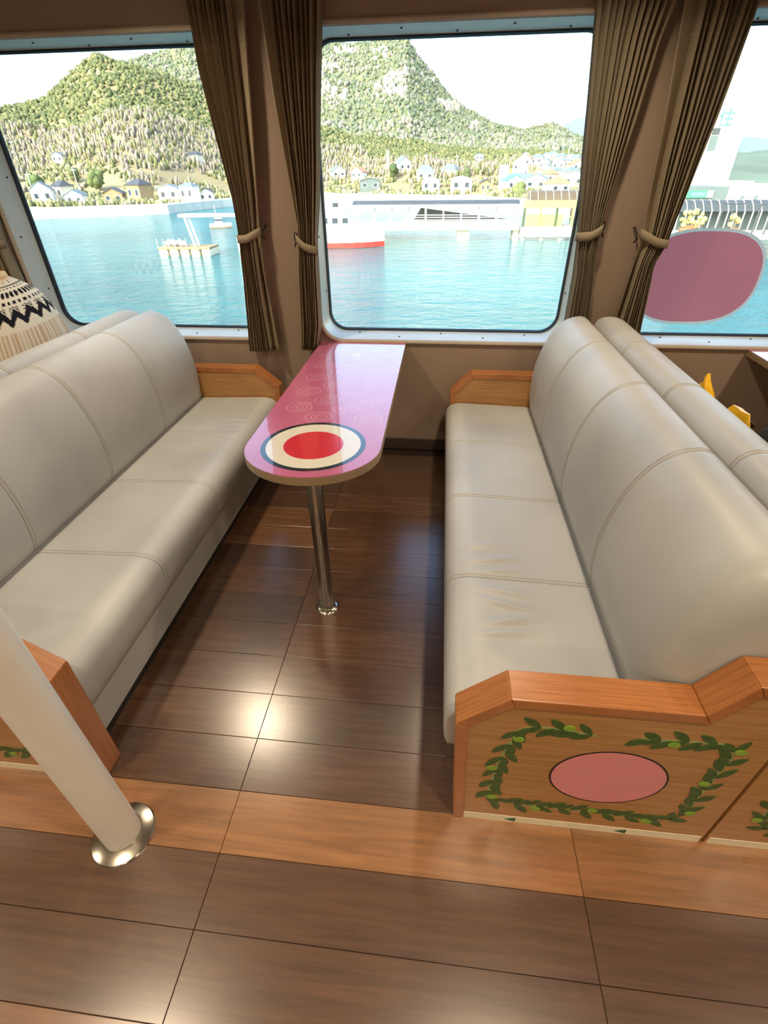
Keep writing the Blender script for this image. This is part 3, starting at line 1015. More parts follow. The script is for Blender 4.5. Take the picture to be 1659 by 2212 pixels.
def skin_body():
    """one continuous skinned figure facing -x, sitting on the bench behind"""
    P = dict(pelvis=(0.0, 0, 0.10), waist=(0.01, 0, 0.28), chest=(0.0, 0, 0.47), neck0=(0.0, 0, 0.66), neck=(-0.012, -0.005, 0.78), head0=(-0.07, -0.07, 0.85), head=(-0.10, -0.09, 0.93), crown=(-0.105, -0.095, 0.99),
             nose=(-0.20, -0.08, 0.87), shR=(0.0, 0.17, 0.60), elR=(-0.06, 0.235, 0.32), wrR=(-0.28, 0.17, 0.22), haR=(-0.36, 0.15, 0.21),
             shL=(0.0, -0.17, 0.60), elL=(-0.06, -0.235, 0.32), wrL=(-0.28, -0.17, 0.22), haL=(-0.36, -0.15, 0.21),
             hipR=(-0.03, 0.09, 0.09), knR=(-0.42, 0.11, 0.11), anR=(-0.44, 0.11, -0.32), toR=(-0.60, 0.12, -0.37),
             hipL=(-0.03, -0.09, 0.09), knL=(-0.42, -0.11, 0.11), anL=(-0.44, -0.11, -0.32), toL=(-0.60, -0.12, -0.37))
    rad = dict(pelvis=.13, waist=.12, chest=.13, neck0=.065, neck=.055, head0=.085, head=.095, crown=.06, nose=.014, shR=.06, elR=.045, wrR=.03, haR=.03,
               shL=.06, elL=.045, wrL=.03, haL=.03, hipR=.085, knR=.06, anR=.04, toR=.035, hipL=.085, knL=.06, anL=.04, toL=.035)
    E = [('pelvis', 'waist'), ('waist', 'chest'), ('chest', 'neck0'), ('neck0', 'neck'), ('neck', 'head0'), ('head0', 'head'), ('head', 'crown'), ('head0', 'nose')]
    for s in 'RL':
        E += [('chest', 'sh' + s), ('sh' + s, 'el' + s), ('el' + s, 'wr' + s), ('wr' + s, 'ha' + s), ('pelvis', 'hip' + s), ('hip' + s, 'kn' + s), ('kn' + s, 'an' + s), ('an' + s, 'to' + s)]
        for f in range(5):
            sy = 1 if s == 'R' else -1
            nm = 'f%d%s' % (f, s)
            off = (f - 2) * 0.017
            base = Vector(P['ha' + s])
            if f == 4:
                P[nm] = (base.x - 0.03, base.y - sy * 0.055, base.z)
                P[nm + 'b'] = (base.x - 0.06, base.y - sy * 0.06, base.z - 0.015)
            else:
                P[nm] = (base.x - 0.055, base.y + sy * (off + 0.01), base.z - 0.002)
                P[nm + 'b'] = (base.x - 0.085 - 0.006 * (1.5 - abs(f - 1.5)), base.y + sy * (off + 0.008), base.z - 0.03)
            rad[nm] = .009
            rad[nm + 'b'] = .008
            E += [('ha' + s, nm), (nm, nm + 'b')]
    names = list(P)
    me = bpy.data.meshes.new('body')
    me.from_pydata([P[n] for n in names], [(names.index(a), names.index(b)) for a, b in E], [])
    o = link_mesh('body', me, M_SKIN, per)
    o.modifiers.new('skin', 'SKIN')
    for i, n in enumerate(names):
        sv = me.skin_vertices[0].data[i]
        sv.radius = (rad[n], rad[n])
        sv.use_root = (n == 'pelvis')
    sb = o.modifiers.new('subdivision', 'SUBSURF')
    sb.levels = sb.render_levels = 1
    return o


skin_body()


def knit_sweater():
    tab = [(0.795, .072, .070), (0.785, .088, .082), (0.765, .125, .098), (0.735, .178, .118), (0.70, .220, .132), (0.65, .252, .143), (0.60, .275, .150), (0.54, .298, .155), (0.47, .318, .158),
           (0.40, .325, .158), (0.30, .318, .155), (0.20, .300, .152), (0.12, .275, .150), (0.06, .25, .15)]
    tab = [(z * 0.975, a_ * 1.05, b_) for z, a_, b_ in tab]
    zz = np.linspace(0.775, 0.06, 150)
    za = [t[0] for t in tab][::-1]
    A = np.interp(zz, za, [t[1] for t in tab][::-1])
    B = np.interp(zz, za, [t[2] for t in tab][::-1])
    N = 300
    ang = np.linspace(0, 2 * PI, N, endpoint=False)
    # arc length down the side = knit row
    s = np.concatenate([[0], np.cumsum(np.hypot(np.diff(zz), np.diff(A)))])
    v, col = [], []
    white, black, tan = np.array([0.72, 0.70, 0.62]), np.array([0.012, 0.012, 0.018]), np.array([0.60, 0.46, 0.33])
    for i in range(len(zz)):
        for a in ang:
            x, y = B[i] * math.copysign(abs(math.cos(a)) ** 0.85, math.cos(a)), A[i] * math.copysign(abs(math.sin(a)) ** 0.9, math.sin(a))
            rip = 1 + 0.006 * math.sin(a * 90)
            v.append((x * rip - 0.008 * (1 - i / 150), y * rip, zz[i] + 0.004 * math.sin(a * 3)))
            q = s[i]
            fr = (a / (2 * PI) * 46) % 1.0
            f2 = (a / (2 * PI) * 20) % 1.0
            tri = abs(f2 - 0.5) * 2
            c = white
            if q < 0.010: c = tan
            elif 0.010 < q < 0.045: c = black * 6 if fr < 0.18 else white
            elif 0.052 < q < 0.066: c = black
            elif 0.074 < q < 0.084: c = black if fr < 0.5 else white
            elif 0.086 < q < 0.092: c = black
            elif 0.105 < q < 0.155: c = black if abs(fr - 0.5) < 0.36 * (1 - abs(q - 0.13) / 0.045) + 0.06 else white
            elif 0.172 < q < 0.179: c = black
            elif 0.179 < q < 0.196: c = black if fr < 0.5 else white
            elif 0.205 < q < 0.31:
                c0 = 0.285 - 0.045 * tri
                if abs(q - c0) < 0.022: c = black
                elif c0 - 0.065 < q < c0 - 0.022:
                    c = black if (int(q * 110) + int(a / (2 * PI) * 120)) % 2 and abs(f2 - 0.5) > 0.12 else white
            elif q > 0.33:
                c = white * 0.85 + tan * 0.15 if (int(a / (2 * PI) * 150) % 2) else tan * 0.9
            col.append((*c, 1))
    nz = len(zz)
    f = [(i * N + k, i * N + (k + 1) % N, (i + 1) * N + (k + 1) % N, (i + 1) * N + k) for i in range(nz - 1) for k in range(N)]
    me = bpy.data.meshes.new('sweater')
    me.from_pydata(v, [], f)
    at_ = me.color_attributes.new('Col', 'FLOAT_COLOR', 'POINT')
    at_.data.foreach_set('color', np.array(col, dtype=np.float32).ravel())
    me.shade_smooth()
    me.materials.append(M_KNIT)
    return link_mesh('sweater', me, None, per)


knit_sweater()
sl = MB()
for sy in (1, -1):
    sl.tube([(0.0, sy * 0.26, 0.40), (-0.05, sy * 0.245, 0.32), (-0.14, sy * 0.215, 0.265), (-0.27, sy * 0.172, 0.225)], [0.075, 0.072, 0.06, 0.042], 16)
sl.build('sleeves', M_BEIGE, per, smooth=True, angle=70)
cl = MB()
cl.lathe([(0.052, 0.75), (0.070, 0.765), (0.078, 0.78), (0.074, 0.797), (0.062, 0.802), (0.060, 0.79)], -0.01, 0.0, 30)
cl.build('collar', M_BEIGE, per, smooth=True, angle=80)
tr = MB()
for sy in (1, -1):
    tr.tube([(0.06, sy * 0.08, 0.10), (-0.1, sy * 0.095, 0.10), (-0.42, sy * 0.11, 0.105), (-0.45, sy * 0.11, 0.06), (-0.45, sy * 0.11, -0.30)], [0.12, 0.105, 0.078, 0.075, 0.06], 16)
tr.build('trousers', M_JEANS, per, smooth=True, angle=80)
hr_ = MB()
rg = []
for i in range(9):
    t = i / 8
    z = 0.81 + 0.21 * t
    rr = 0.105 * math.sqrt(max(0.02, 1 - (2 * t - 0.75) ** 2 * 0.62)) * (1 if t < 0.95 else 0.4)
    rg.append([(-0.085 + rr * math.cos(2 * PI * k / 20) * (1.05 if math.cos(2 * PI * k / 20) > 0 else 0.72), -0.09 + rr * 0.92 * math.sin(2 * PI * k / 20), z) for k in range(20)])
hr_.loft(rg).build('hair', M_HAIR, per, smooth=True, angle=80)
ey = MB()
for sy in (1, -1):
    ey.lathe([(0.002, -0.008), (0.008, -0.004), (0.009, 0.0), (0.008, 0.004), (0.002, 0.008)], -0.190, -0.085 + sy * 0.032, 10)
ey.v = [(x, y, z + 0.895) for x, y, z in ey.v]
ey.build('eyes', M_BLACKBAG, per, smooth=True)


# ================================================================== bags on the bench at right
def crumpled_bag(name, label, loc, rz, w, d, h, pointed, mat):
    root = empty(name, loc, rz, label=label, cat='bag', group='yellow plastic bags on the bench')
    rings = []
    K = 30
    for i in range(17):
        t = i / 16
        if pointed:
            sx = w * (0.85 + 0.15 * math.sin(PI * min(1, t * 2))) * (1 if t < 0.55 else 1 - 0.97 * ((t - 0.55) / 0.45) ** 1.0)
            sy = d * (1 - 0.93 * t)
        else:
            sx = w * (0.85 + 0.15 * math.sin(PI * min(1, t * 1.3))) * (1 if t < 0.7 else 1 - 0.45 * ((t - 0.7) / 0.3) ** 2)
            sy = d * (1 - 0.90 * t)
        r = []
        for k in range(K):
            a = 2 * PI * k / K
            ca, sa = math.cos(a), math.sin(a)
            p = Vector((math.copysign(abs(ca) ** 0.7, ca) * sx / 2, math.copysign(abs(sa) ** 0.8, sa) * sy / 2, h * t))
            nz = noise.noise(Vector((p.x * 17, p.y * 17, p.z * 15)) + Vector(loc) * 3) * 0.034 * (0.4 + 0.6 * math.sin(PI * t))
            p.x += nz * 0.6 + (0.03 * t * t if pointed else 0.0)
            p.y += nz
            r.append(p)
        rings.append(r)
    MB().loft(rings).build('bag_body', mat, root, smooth=True, angle=24)
    if not pointed:
        for s in (-1, 1):
            pts = [(w * 0.22 + 0.024 * math.cos(q * PI / 8), h * 0.86 + 0.013 * math.sin(q * PI / 8)) for q in range(16)]
            y = s * (d * (1 - 0.9 * 0.86) / 2 + 0.006)
            MB().prism(pts, 'y', y - 0.002, y + 0.002).build('handle_hole', M_PLUM, root)
    return root


crumpled_bag('shopping_bag', 'yellow plastic bag with a pointed top behind the right bench', (1.30, 2.40, 0.424), 1.57, 0.34, 0.19, 0.385, True, M_YELLOW)
crumpled_bag('shopping_bag', 'low yellow plastic bag with a handle hole beside the black backpack', (1.315, 2.115, 0.424), -1.38, 0.23, 0.16, 0.338, False, M_YELLOW)

bp_ = empty('backpack', (1.38, 1.845, 0.424), label='black rounded backpack on the bench at the right edge', cat='backpack')
rings = []
for i in range(14):
    t = i / 13
    k = math.sin(PI * (0.12 + 0.88 * t) ** 0.9) ** 0.45 if 0 < t < 1 else 0.25
    if t < 0.3: k = max(k, 0.86)
    rings.append([(0.15 * k * math.copysign(abs(math.cos(a)) ** 0.7, math.cos(a)), 0.15 * k * math.copysign(abs(math.sin(a)) ** 0.7, math.sin(a)), 0.40 * t) for a in [2 * PI * q / 32 for q in range(32)]])
MB().loft(rings).build('bag_body', M_BLACKBAG, bp_, smooth=True, angle=60)
MB().tube([(0, -0.05, 0.37), (0, -0.04, 0.425), (0, 0.04, 0.425), (0, 0.05, 0.37)], 0.009, 8).build('handle', M_BLACKBAG, bp_, smooth=True)
MB().box(-0.175, -0.12, -0.12, 0.12, 0.05, 0.22).build('pocket', M_BLACKBAG, bp_, bevel=0.02, seg=3)
for sy in (-0.08, 0.08):
    MB().tube([(0.12, sy, 0.34), (0.17, sy, 0.30), (0.18, sy, 0.18), (0.14, sy, 0.06)], 0.012, 8).build('strap', M_BLACKBAG, bp_, smooth=True)

# ================================================================== harbour outside
ZW = -6.9                                              # water level
M_WATER = water_mat()
M_TREE = attr_mat('foliage', 0.9)
M_TERR = attr_mat('hill_ground', 0.95)
M_ROCK = simple('pale_rock', srgb(178, 170, 152), 0.9, noise_scale=0.3, noise_amt=0.2)
M_WHITE = simple('white_paint', srgb(236, 236, 230), 0.5, noise_scale=0.8, noise_amt=0.04)
M_CONC = simple('concrete', srgb(206, 202, 190), 0.9, noise_scale=0.5, noise_amt=0.1)
M_GREYROOF = simple('grey_roof', srgb(110, 122, 126), 0.6, noise_scale=1.0, noise_amt=0.12)
M_DKROOF = simple('dark_roof', srgb(70, 74, 78), 0.6, noise_scale=1.0, noise_amt=0.15)
M_BLUEROOF = simple('blue_roof', srgb(80, 150, 190), 0.5, noise_scale=1.0, noise_amt=0.08)
M_RUSTROOF = simple('rust_roof', srgb(170, 126, 96), 0.7, noise_scale=1.0, noise_amt=0.12)
M_CREAMW = simple('cream_render', srgb(224, 214, 190), 0.8, noise_scale=0.8, noise_amt=0.06)
M_TIMBER = simple('weathered_timber', srgb(150, 130, 98), 0.85, noise_scale=3, noise_amt=0.2)
M_WINDOW = simple('dark_pane', srgb(58, 70, 78), 0.15, noise_scale=2, noise_amt=0.1)
M_REDHULL = simple('red_hull', srgb(200, 62, 52), 0.5, noise_scale=1, noise_amt=0.08)
M_LIME = simple('lime_paint', srgb(178, 180, 98), 0.6, noise_scale=0.8, noise_amt=0.08)
M_LIMED = simple('dark_green_post', srgb(66, 82, 50), 0.6, noise_scale=1, noise_amt=0.1)
M_BROWNV = simple('bronze_vault', srgb(96, 84, 64), 0.35, noise_scale=1, noise_amt=0.12)
M_GREYB = simple('grey_cladding', srgb(92, 106, 104), 0.7, noise_scale=0.6, noise_amt=0.06)
M_RAIL = simple('dark_rail', srgb(66, 72, 74), 0.5, noise_scale=3, noise_amt=0.1)
M_TERRA = simple('terracotta', srgb(186, 118, 80), 0.8, noise_scale=3, noise_amt=0.1)
M_SIGNG = simple('sign_green', srgb(70, 160, 108), 0.5, noise_scale=2, noise_amt=0.04)
M_SIGNB = simple('sign_blue', srgb(96, 190, 214), 0.5, noise_scale=2, noise_amt=0.15)
M_SIGNY = simple('sign_yellow', srgb(226, 214, 130), 0.5, noise_scale=2, noise_amt=0.05)
M_TEAL = simple('teal_letter', srgb(70, 116, 116), 0.5, noise_scale=2, noise_amt=0.05)

sea = MB().add([(-900, 4.5, ZW), (900, 4.5, ZW), (900, 1500, ZW), (-900, 1500, ZW)], [(0, 1, 2, 3)]).build('sea', M_WATER)
tag(sea, 'rippled teal harbour water outside the windows', 'water', kind='structure')

# ---- terrain: bearing / elevation of the ridge lines, at three distances
SHORE = ([-70, -37, -27, -21, -15, -10, -3, 3, 8, 13, 20, 30, 60], [165, 159, 158, 185, 200, 190, 172, 160, 140, 125, 112, 110, 120])
RIDGES = [
    (330, ([-70, -50, -42, -37.3, -34, -31.5, -29.5, -26.7, -24, -20, -15, -8, -2, 3, 8, 15, 30, 60],
           [2.5, 3.0, 3.7, 4.3, 5.0, 6.4, 7.45, 7.3, 6.5, 5.3, 3.6, 2.6, 2.0, 1.5, 1.3, 0.7, 0.4, 0.4])),
    (760, ([-70, -45, -33, -30, -26, -22.5, -16, -11, -8.5, -6.5, -5.2, -4.0, -3.0, -2.0, -0.6, 1.6, 3.8, 5.5, 7.1, 8.5, 9.5, 11, 14, 25, 60],
           [2.0, 3.0, 5.0, 6.4, 7.8, 8.9, 9.3, 9.3, 8.9, 9.0, 9.35, 9.2, 8.1, 7.1, 5.7, 4.3, 3.4, 3.15, 2.75, 3.0, 3.05, 2.4, 1.5, 0.9, 0.5])),
    (1350, ([-70, 5, 8.5, 9.8, 10.8, 12, 14, 18, 22, 24.5, 27, 35, 60], [1, 1.0, 2.2, 2.9, 3.3, 3.75, 3.5, 2.4, 1.6, 1.9, 1.5, 1.0, 0.8]))]


def layer_heights(az, r):
    """height above the sea floor datum contributed by each ridge"""
    rs = np.interp(az, *SHORE)
    z0 = ZW + 1.7 + max(0.0, r - rs - 12) * 0.012
    out = []
    prev = rs + 30
    for D, prof in RIDGES:
        H = math.tan(math.radians(np.interp(az, *prof))) * D + 1.62
        if r < prev:
            h = -99
        elif r <= D:
            t = (r - prev) / (D - prev)
            h = z0 + (H - z0) * t ** 1.15
        else:
            h = H - (r - D) * 0.35
        out.append(h)
        prev = D * 0.62 if D > 400 else D * 0.95
    return rs, z0, out


def ground(x, y):
    r = math.hypot(x, y)
    az = math.degrees(math.atan2(x, y))
    rs, z0, hs = layer_heights(az, r)
    h = max([z0] + hs)
    k = int(np.argmax(hs)) if max(hs) > z0 else -1
    if r > rs + 30:
        g = min(1.0, (r - rs - 30) / 60)
        h += g * (noise.noise(Vector((x * 0.03, y * 0.03, 0))) * 2.2 + noise.noise(Vector((x * 0.09, y * 0.09, 4))) * 0.9) * (1 + r / 700)
    if r < rs: h = ZW - 1.5
    return h, k


AZ = np.concatenate([np.linspace(-62, -40, 30), np.linspace(-39.6, 16, 260), np.linspace(16.6, 50, 50)])
RS = np.concatenate([np.linspace(85, 210, 46), np.linspace(215, 345, 44), np.linspace(352, 800, 64), np.linspace(830, 1600, 24)])
tv, tcx = [], []
for r in RS:
    for a in AZ:
        x, y = r * math.sin(math.radians(a)), r * math.cos(math.radians(a))
        h, k = ground(x, y)
        tv.append((x, y, h))
        nz = 0.5 + 0.5 * noise.noise(Vector((x * 0.05, y * 0.05, 9)))
        if k == 2: c = np.array([0.20, 0.27, 0.29])  # farthest ridge: distance haze is put into its blue-grey colour
        elif a > 15 and k >= 0: c = np.array([0.13, 0.17, 0.13]) * (0.8 + 0.4 * nz)
        elif k == 1: c = np.array([0.17, 0.18, 0.10]) * (0.8 + 0.5 * nz)
        elif k == 0: c = np.array([0.30, 0.25, 0.14]) * (0.7 + 0.6 * nz)
        else: c = np.array([0.48, 0.44, 0.32]) * (0.8 + 0.4 * nz)
        tcx.append((*c, 1))
n = len(AZ)
tf = [(i * n + k, i * n + k + 1, (i + 1) * n + k + 1, (i + 1) * n + k) for i in range(len(RS) - 1) for k in range(n - 1)]
me = bpy.data.meshes.new('hillside')
me.from_pydata(tv, [], tf)
ca = me.color_attributes.new('Col', 'FLOAT_COLOR', 'POINT')
ca.data.foreach_set('color', np.array(tcx, dtype=np.float32).ravel())
me.shade_smooth()
me.materials.append(M_TERR)
hill = link_mesh('hillside', me)
tag(hill, 'steep wooded hills and shore land across the harbour', 'hill', kind='structure')

# ---- forest: thousands of small crowns, one object
bm = bmesh.new()
bmesh.ops.create_icosphere(bm, subdivisions=1, radius=1.0)
ico_v = np.array([v.co[:] for v in bm.verts])
bm.faces.ensure_lookup_table()
ico_f = np.array([[v.index for v in f.verts] for f in bm.faces])
bm.free()


def crowns(name, pts, label, cat):
    nv = len(ico_v)
    V = np.zeros((len(pts), nv, 3))
    K = np.zeros((len(pts), nv, 4))
    for i, (x, y, z, rx, rz, col) in enumerate(pts):
        jit = 1 + rng.uniform(-0.28, 0.28, (nv, 1))
        q = ico_v * jit * np.array([rx, rx, rz])
        V[i] = q + np.array([x, y, z])
        K[i, :, :3] = np.array(col) * (1 + rng.uniform(-0.15, 0.15, (nv, 1)))
        K[i, :, 3] = 1
    Fc = (ico_f[None] + (np.arange(len(pts)) * nv)[:, None, None]).reshape(-1, 3)
    me = bpy.data.meshes.new(name)
    me.vertices.add(len(pts) * nv)
    me.vertices.foreach_set('co', V.ravel())
    me.loops.add(Fc.size)
    me.loops.foreach_set('vertex_index', Fc.ravel().astype(np.int32))
    me.polygons.add(len(Fc))
    me.polygons.foreach_set('loop_start', (np.arange(len(Fc)) * 3).astype(np.int32))
    me.update(calc_edges=True)
    ca = me.color_attributes.new('Col', 'FLOAT_COLOR', 'POINT')
    ca.data.foreach_set('color', K.astype(np.float32).ravel())
    me.shade_smooth()
    me.materials.append(M_TREE)
    o = link_mesh(name, me)
    return tag(o, label, cat, kind='stuff')


# ---- pale rock faces on the mountain
rk = MB()
k = 0
while k < 260:
    a = random.uniform(-11.5, 2.5)
    r = random.uniform(520, 765)
    x, y = r * math.sin(math.radians(a)), r * math.cos(math.radians(a))
    h, kk = ground(x, y)
    if kk != 1 or noise.noise(Vector((x * 0.03, h * 0.045, 1))) < 0.22: continue
    k += 1
    s = random.uniform(0.8, 2.3)
    rot = Matrix.Rotation(random.uniform(0, 6), 3, 'Z') @ Matrix.Rotation(random.uniform(-0.5, 0.5), 3, 'X')
    vv = [rot @ Vector((q[0] * s * random.uniform(0.7, 1.3), q[1] * s * 0.8, q[2] * s * random.uniform(0.8, 1.5))) + Vector((x, y, h + 1.2)) for q in ((-1, -1, -1), (1, -1, -1), (1, 1, -1), (-1, 1, -1), (-.8, -.7, 1), (.7, -.8, 1), (.8, .7, 1), (-.7, .8, 1))]
    rk.add(vv, [(0, 3, 2, 1), (4, 5, 6, 7), (0, 1, 5, 4), (1, 2, 6, 5), (2, 3, 7, 6), (3, 0, 4, 7)])
tag(rk.build('rock_outcrops', M_ROCK), 'pale rock faces breaking through the mountain woodland', 'rocks', kind='stuff')


def hit(u, v):
    """where the line of sight through a photo point meets the land"""
    d = ray(u, v)
    d = d / math.hypot(d[0], d[1])
    r = 100.0
    while r < 900:
        p = EYE + d * r
        rs = np.interp(math.degrees(math.atan2(p[0], p[1])), *SHORE)
        if r > rs and ground(p[0], p[1])[0] >= p[2]:
            return p
        r += 1.5
    return EYE + d * 300


# ---- seawalls
def quay_strip(name, label, bear, depth, top, mat, drop=2.4):
    mb = MB()
    pts = []
    for a in bear:
        r = float(np.interp(a, *SHORE)) - 2.0
        pts.append((math.sin(math.radians(a)), math.cos(math.radians(a)), r))
    rings = []
    for sx, cy_, r in pts:
        rings.append([(sx * r, cy_ * r, ZW - drop), (sx * r, cy_ * r, top), (sx * (r + depth), cy_ * (r + depth), top), (sx * (r + depth), cy_ * (r + depth), ZW - drop)])
    mb.loft(rings).build(name, mat)
    return tag(bpy.data.objects[name], label, kind='structure')


quay_strip('seawall', 'pale concrete seawall along the far shore', list(np.linspace(-62, -20, 26)), 9, ZW + 2.0, M_CONC)
quay_strip('harbour_wall', 'white concrete harbour wall behind the pier', list(np.linspace(-19.5, 12, 22)), 14, ZW + 2.3, M_CONC)


# ---- houses
def house(u, v, w, d, h, rh, wall, roof, rz, label, hip=False, group=None):
    p = hit(u, v)
    o = empty('house', (p[0], p[1], p[2] - 0.6), rz, label=label, cat='house', group=group)
    h = h + 0.6
    x, y = w / 2, d / 2
    MB().prism([(-x, -0.5), (x, -0.5), (x, h), (0, h + rh * 0.96), (-x, h)], 'y', -y, y).build('walls', wall, o) if not hip else MB().box(-x, x, -y, y, -0.5, h).build('walls', wall, o)
    rf = MB()
    e, t = 0.35, 0.14
    if hip:
        v_ = [(-x - e, -y - e, h), (x + e, -y - e, h), (x + e, y + e, h), (-x - e, y + e, h), (-x * 0.45, 0, h + rh), (x * 0.45, 0, h + rh)]
        rf.add(v_, [(0, 1, 5, 4), (1, 2, 5), (2, 3, 4, 5), (3, 0, 4), (3, 2, 1, 0)])
    else:
        for s in (-1, 1):
            rf.prism([(0, h + rh), (s * (x + e), h - rh * e / x), (s * (x + e), h - rh * e / x + t), (0, h + rh + t * 1.3)], 'y', -y - e, y + e)
    rf.build('roof', roof, o)
    for wx in (-0.26, 0.26):
        fr = MB().box(wx * w - w * 0.11, wx * w + w * 0.11, -y - 0.05, -y + 0.02, h * 0.45, h * 0.8).build('window', M_WHITE, o)
        MB().box(wx * w - w * 0.09, wx * w + w * 0.09, -y - 0.07, -y - 0.05, h * 0.48, h * 0.77).build('pane', M_WINDOW, fr)
    return o


HL = 'houses along the left shore'
HM = 'houses behind the pier'
house(100, 440, 5.2, 6, 3.4, 1.8, M_WHITE, M_GREYROOF, 0.5, 'white gabled house at the left end of the far shore', False, HL)
house(142, 430, 4.4, 4, 3.2, 1.4, M_CREAMW, M_DKROOF, -0.4, 'cream house with dark roof second from the left on the shore', True, HL)
house(170, 441, 4.6, 4, 2.2, 1.1, M_WHITE, M_GREYROOF, 0.2, 'low white boathouse beside the cream house', False, HL)
house(252, 438, 5.2, 5, 2.4, 1.2, M_TIMBER, M_DKROOF, 0.3, 'low brown shed on the left shore', False, HL)
house(308, 437, 5.0, 5, 4.2, 1.4, M_TIMBER, M_DKROOF, -0.3, 'tall dark-roofed timber house on the left shore', True, HL)
house(372, 436, 5.6, 4, 3.4, 0.8, M_WHITE, M_GREYROOF, 0.1, 'white flat-fronted warehouse on the left shore', False, HL)
house(414, 436, 4.2, 4, 3.8, 0.9, M_WHITE, M_GREYROOF, -0.1, 'narrow white building beside the warehouse', True, HL)
house(449, 434, 4.0, 5, 2.2, 1.0, M_CREAMW, M_DKROOF, 0.3, 'small cream hut next to the left curtain', False, HL)
house(130, 352, 3.4, 3, 2.2, 0.8, M_WHITE, M_GREYROOF, 0.2, 'small white hut on the slope above the left shore', False, HL)
house(422, 346, 5.2, 4, 1.6, 1.2, M_CREAMW, M_DKROOF, -0.2, 'dark-roofed house high on the left slope', True, HL)
house(730, 384, 5.4, 5, 2.4, 1.6, M_WHITE, M_GREYROOF, 0.4, 'white gabled house at the left of the middle window', False, HM)
house(776, 386, 4.8, 5, 2.4, 1.5, M_WHITE, M_RUSTROOF, -0.3, 'white house with a pale rust roof behind the pier', False, HM)
house(870, 370, 5.2, 5, 2.8, 2.2, M_WHITE, M_GREYROOF, 0.5, 'steep-roofed white house beside the round dark tree', False, HM)
house(918, 388, 6.4, 5, 2.4, 2.4, M_WHITE, M_GREYROOF, 0.1, 'wide white house with a pyramid roof in mid view', True, HM)
house(972, 380, 6.0, 5, 2.2, 1.8, M_WHITE, M_GREYROOF, -0.4, 'white house with a grey hip roof right of the wide one', True, HM)
house(1034, 346, 4.0, 3, 2.0, 0.6, M_WHITE, M_GREYROOF, 0.1, 'little white house high under the trees', False, HM)
house(800, 412, 7.5, 5, 3.2, 0.8, M_GREYB, M_GREYROOF, 0.1, 'grey shed on the harbour wall', False, HM)
house(930, 416, 5.8, 4, 3.6, 0.9, M_WHITE, M_GREYROOF, 0.0, 'white storehouse on the harbour wall', False, HM)
house(995, 416, 6.8, 4, 3.8, 0.7, M_WHITE, M_WHITE, 0.05, 'long white storehouse behind the walkway roof', False, HM)
house(1046, 416, 3.0, 3, 2.8, 0.7, M_TIMBER, M_DKROOF, 0.1, 'dark little shed between the storehouses', False, HM)
house(1105, 410, 5.4, 5, 2.6, 1.3, M_WHITE, M_BLUEROOF, 0.3, 'white house with a blue roof', False, HM)
house(1158, 408, 6.4, 5, 2.4, 1.4, M_WHITE, M_GREYROOF, -0.3, 'white house right of the blue roof', False, HM)
house(1200, 416, 6.0, 5, 2.2, 1.5, M_CREAMW, M_RUSTROOF, 0.3, 'cream house with rust roof near the lime shelter', True, HM)
house(1238, 404, 6.0, 5, 2.8, 1.4, M_WHITE, M_GREYROOF, -0.3, 'white house close to the right curtain', False, HM)
rr2 = random.Random(5)
for i in range(26):
    for _ in range(60):
        u, v = rr2.uniform(1110, 1252), rr2.uniform(350, 400)
        p = hit(u, v)
        if all(math.hypot(p[0] - q.location.x, p[1] - q.location.y) > 6.0 for q in C.objects if q.name.startswith('house') and q.parent is None):
            break
    else:
        continue
    rm, rn = rr2.choice([(M_GREYROOF, 'grey'), (M_WHITE, 'white'), (M_RUSTROOF, 'rust'), (M_GREYROOF, 'grey')])
    house(u, v, rr2.uniform(3.4, 5.0), 4, rr2.uniform(1.8, 2.8), rr2.uniform(0.9, 1.5), rr2.choice([M_WHITE, M_WHITE, M_CREAMW]), rm,
          rr2.uniform(-0.6, 0.6), 'small pale house with a %s roof in the hill village right of the mountain' % rn, rr2.random() < 0.4, 'small hill village')

# slim round tower block on the shore
p = hit(1085, 408)
tw = empty('concrete_silo', (p[0], p[1], p[2] - 0.4), label='slim white concrete silo behind the walkway', cat='silo')
MB().lathe([(1.5, -0.4), (1.5, 6.0), (1.6, 6.0), (1.6, 6.6), (0.2, 7.0)], 0, 0, 18).build('shaft', M_WHITE, tw, smooth=True)
p = hit(838, 362)
tw = empty('stone_chimney', (p[0], p[1], p[2] - 0.4), label='pale slender chimney among the houses', cat='chimney')
MB().lathe([(0.8, -0.4), (0.55, 6.0), (0.6, 6.0), (0.6, 6.4), (0.3, 6.4)], 0, 0, 12).build('shaft', M_CREAMW, tw, smooth=True)


# ---- single trees near the houses
def tree(u, v, rad, hgt, col, label):
    p = hit(u, v)
    o = empty('tree', (p[0], p[1], p[2] - 0.3), label=label, cat='tree', group='single trees near the houses')
    MB().tube([(0, 0, 0), (0.05, 0, hgt * 0.4), (0, 0.05, hgt * 0.75)], [0.22, 0.16, 0.08], 8).build('trunk', M_TIMBER, o)
    mb = MB()
    for _ in range(9):
        c = Vector((random.uniform(-.5, .5) * rad, random.uniform(-.5, .5) * rad, hgt * random.uniform(0.4, 0.85)))
        s = rad * random.uniform(0.45, 0.7)
        mb.add([tuple(c + Vector(q) * s * random.uniform(0.8, 1.2)) for q in ico_v], [tuple(f) for f in ico_f])
    c = mb.build('crown', simple('crown_green', (*col, 1), 0.9, noise_scale=1.2, noise_amt=0.3), o, smooth=True, angle=80)
    return o


